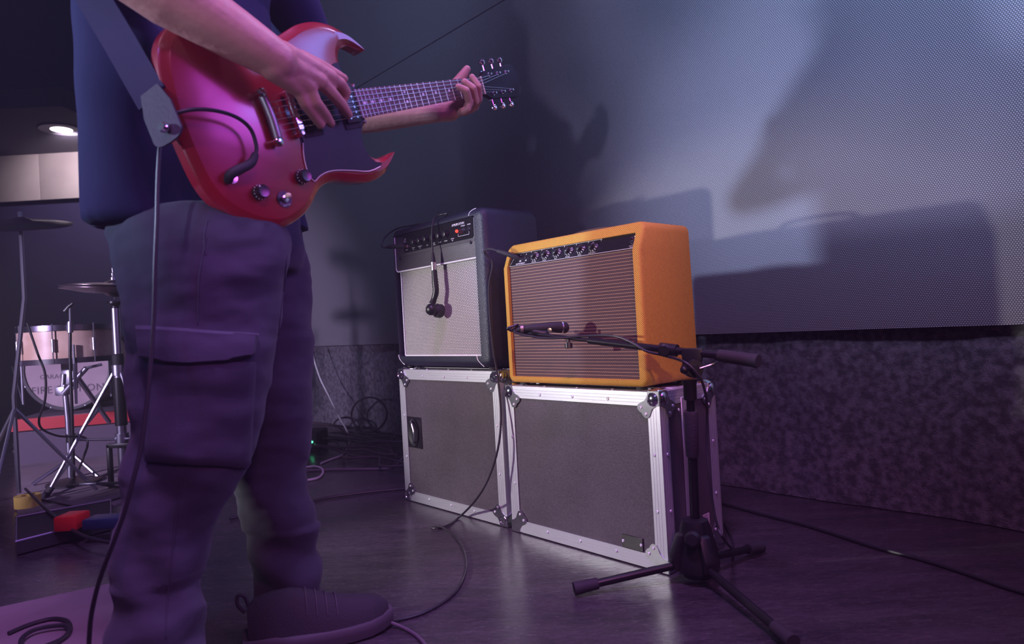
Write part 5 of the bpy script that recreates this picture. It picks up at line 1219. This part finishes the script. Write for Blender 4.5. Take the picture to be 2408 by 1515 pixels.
cable('coiled_cable', [fl(20, 1490, .009), fl(67, 1470, .009), fl(120, 1456, .009), fl(155, 1460, .009), fl(165, 1478, .009), fl(150, 1500, .009), fl(100, 1522, .009), fl(60, 1530, .009), fl(50, 1505, .014), fl(80, 1482, .016), fl(130, 1472, .016), fl(158, 1474, .014), fl(158, 1492, .012), fl(120, 1520, .009), fl(60, 1545, .009)], .0048, CABLE, 'black cable coil on the pale mat at the lower left corner')

# ------------------------------------------------------------------ cables behind the guitarist and along the curtain
def wz(x, y, off): return wl(x, y, off)
cable('white_cable', [wz(730, 815, .12), wz(736, 838, .12), wz(752, 888, .14), wz(775, 935, .16), wz(797, 980, .2), fl(815, 1012, .06), fl(821, 1035, .01), fl(818, 1052, .006), fl(805, 1070, .006), fl(780, 1080, .006), fl(755, 1090, .006)], .0050, WHITEC, 'white cable slanting down the velvet curtain beside the far leg')
cable('white_cable', [fl(715, 1100, .006), fl(738, 1097, .006), fl(756, 1102, .006), fl(759, 1113, .006), fl(748, 1124, .006), fl(722, 1130, .006)], .0052, WHITEC, 'short loop of white cable on the floor beside the trouser leg')
cable('grey_cable', [fl(700, 1108, .006), fl(790, 1104, .006), fl(880, 1103, .006), fl(915, 1101, .006), fl(938, 1088, .006), fl(950, 1074, .006), fl(975, 1060, .006)], .0050, mat('cable_grey', (.16, .13, .16), .5), 'grey cable curving over the floor to the left flight case')
cable('floor_edge_cable', [fl(540, 1220, .006), fl(740, 1177, .006), fl(830, 1162, .006), fl(900, 1154, .006), fl(956, 1149, .006)], .0050, CABLE, 'straight black cable on the floor meeting the left case corner')
rnd = random.Random(3); bm = bmesh.new()
for k in range(11):
    off = .08 + .045 * k; P = []
    for i in range(7):
        x = 722 + i * 38; b_ = wl(x, 1000, off); P.append(Vector((b_.x, b_.y, .012 + .012 * (k % 3))) + WN * rnd.uniform(-.05, .09) + Vector((0, 0, rnd.uniform(0, .035))))
    bm_tube(bm, smooth_path(P, 8), .0055, 8)
tag(from_bm('cable_tangle', bm, mat('cable_tangle', (.06, .045, .055), .45), None, True), 'tangle of dark cables lying along the foot of the velvet curtain', 'cables', kind='stuff')
for (cx, cy, rx_, ry_, tl_, l) in ((868, 975, 42, 40, .4, 'loop of dark cable leaning on the velvet curtain left of the case'), (815, 1000, 30, 18, .0, 'small flat loop of dark cable in the tangle')):
    P = []
    for i in range(15):
        a = 2 * PI * i / 13; x = cx + rx_ * math.cos(a) * math.cos(tl_) - ry_ * math.sin(a) * math.sin(tl_); y = cy - ry_ * math.sin(a) * math.cos(tl_) - rx_ * math.cos(a) * math.sin(tl_)
        q = wl(x, y, .10 + .01 * i / 15); q.z = max(q.z, .012); P.append(q)
    cable('cable_loop', P, .0060, mat('cable_loop', (.06, .045, .06), .5), l)
sbx = fl(736, 1062); bx = empty('stage_box', (sbx.x, sbx.y, 0)); tag(bx, 'small black box with a green indicator light behind the far leg', 'box')
box('box_body', (-.16, -.02, 0), (.03, .20, .10), BLACKM, bx, bev=.008)
gp_ = fl(740, 1038); ball('indicator_lamp', (.0, -.024, .055), .0085, mat('green_led', (.05, .9, .3), .3, emis=(.1, 1, .45), es=3.5), bx, (1.3, .6, .8))
cable('right_cable', [fl(1700, 1185, .006), fl(1800, 1212, .006), fl(1880, 1232, .006), fl(1960, 1256, .006), fl(2060, 1288, .006), fl(2180, 1320, .006), fl(2280, 1352, .006), fl(2360, 1380, .006), fl(2460, 1410, .006)], .0050, CABLE, 'long black cable running over the floor along the curtain at right')
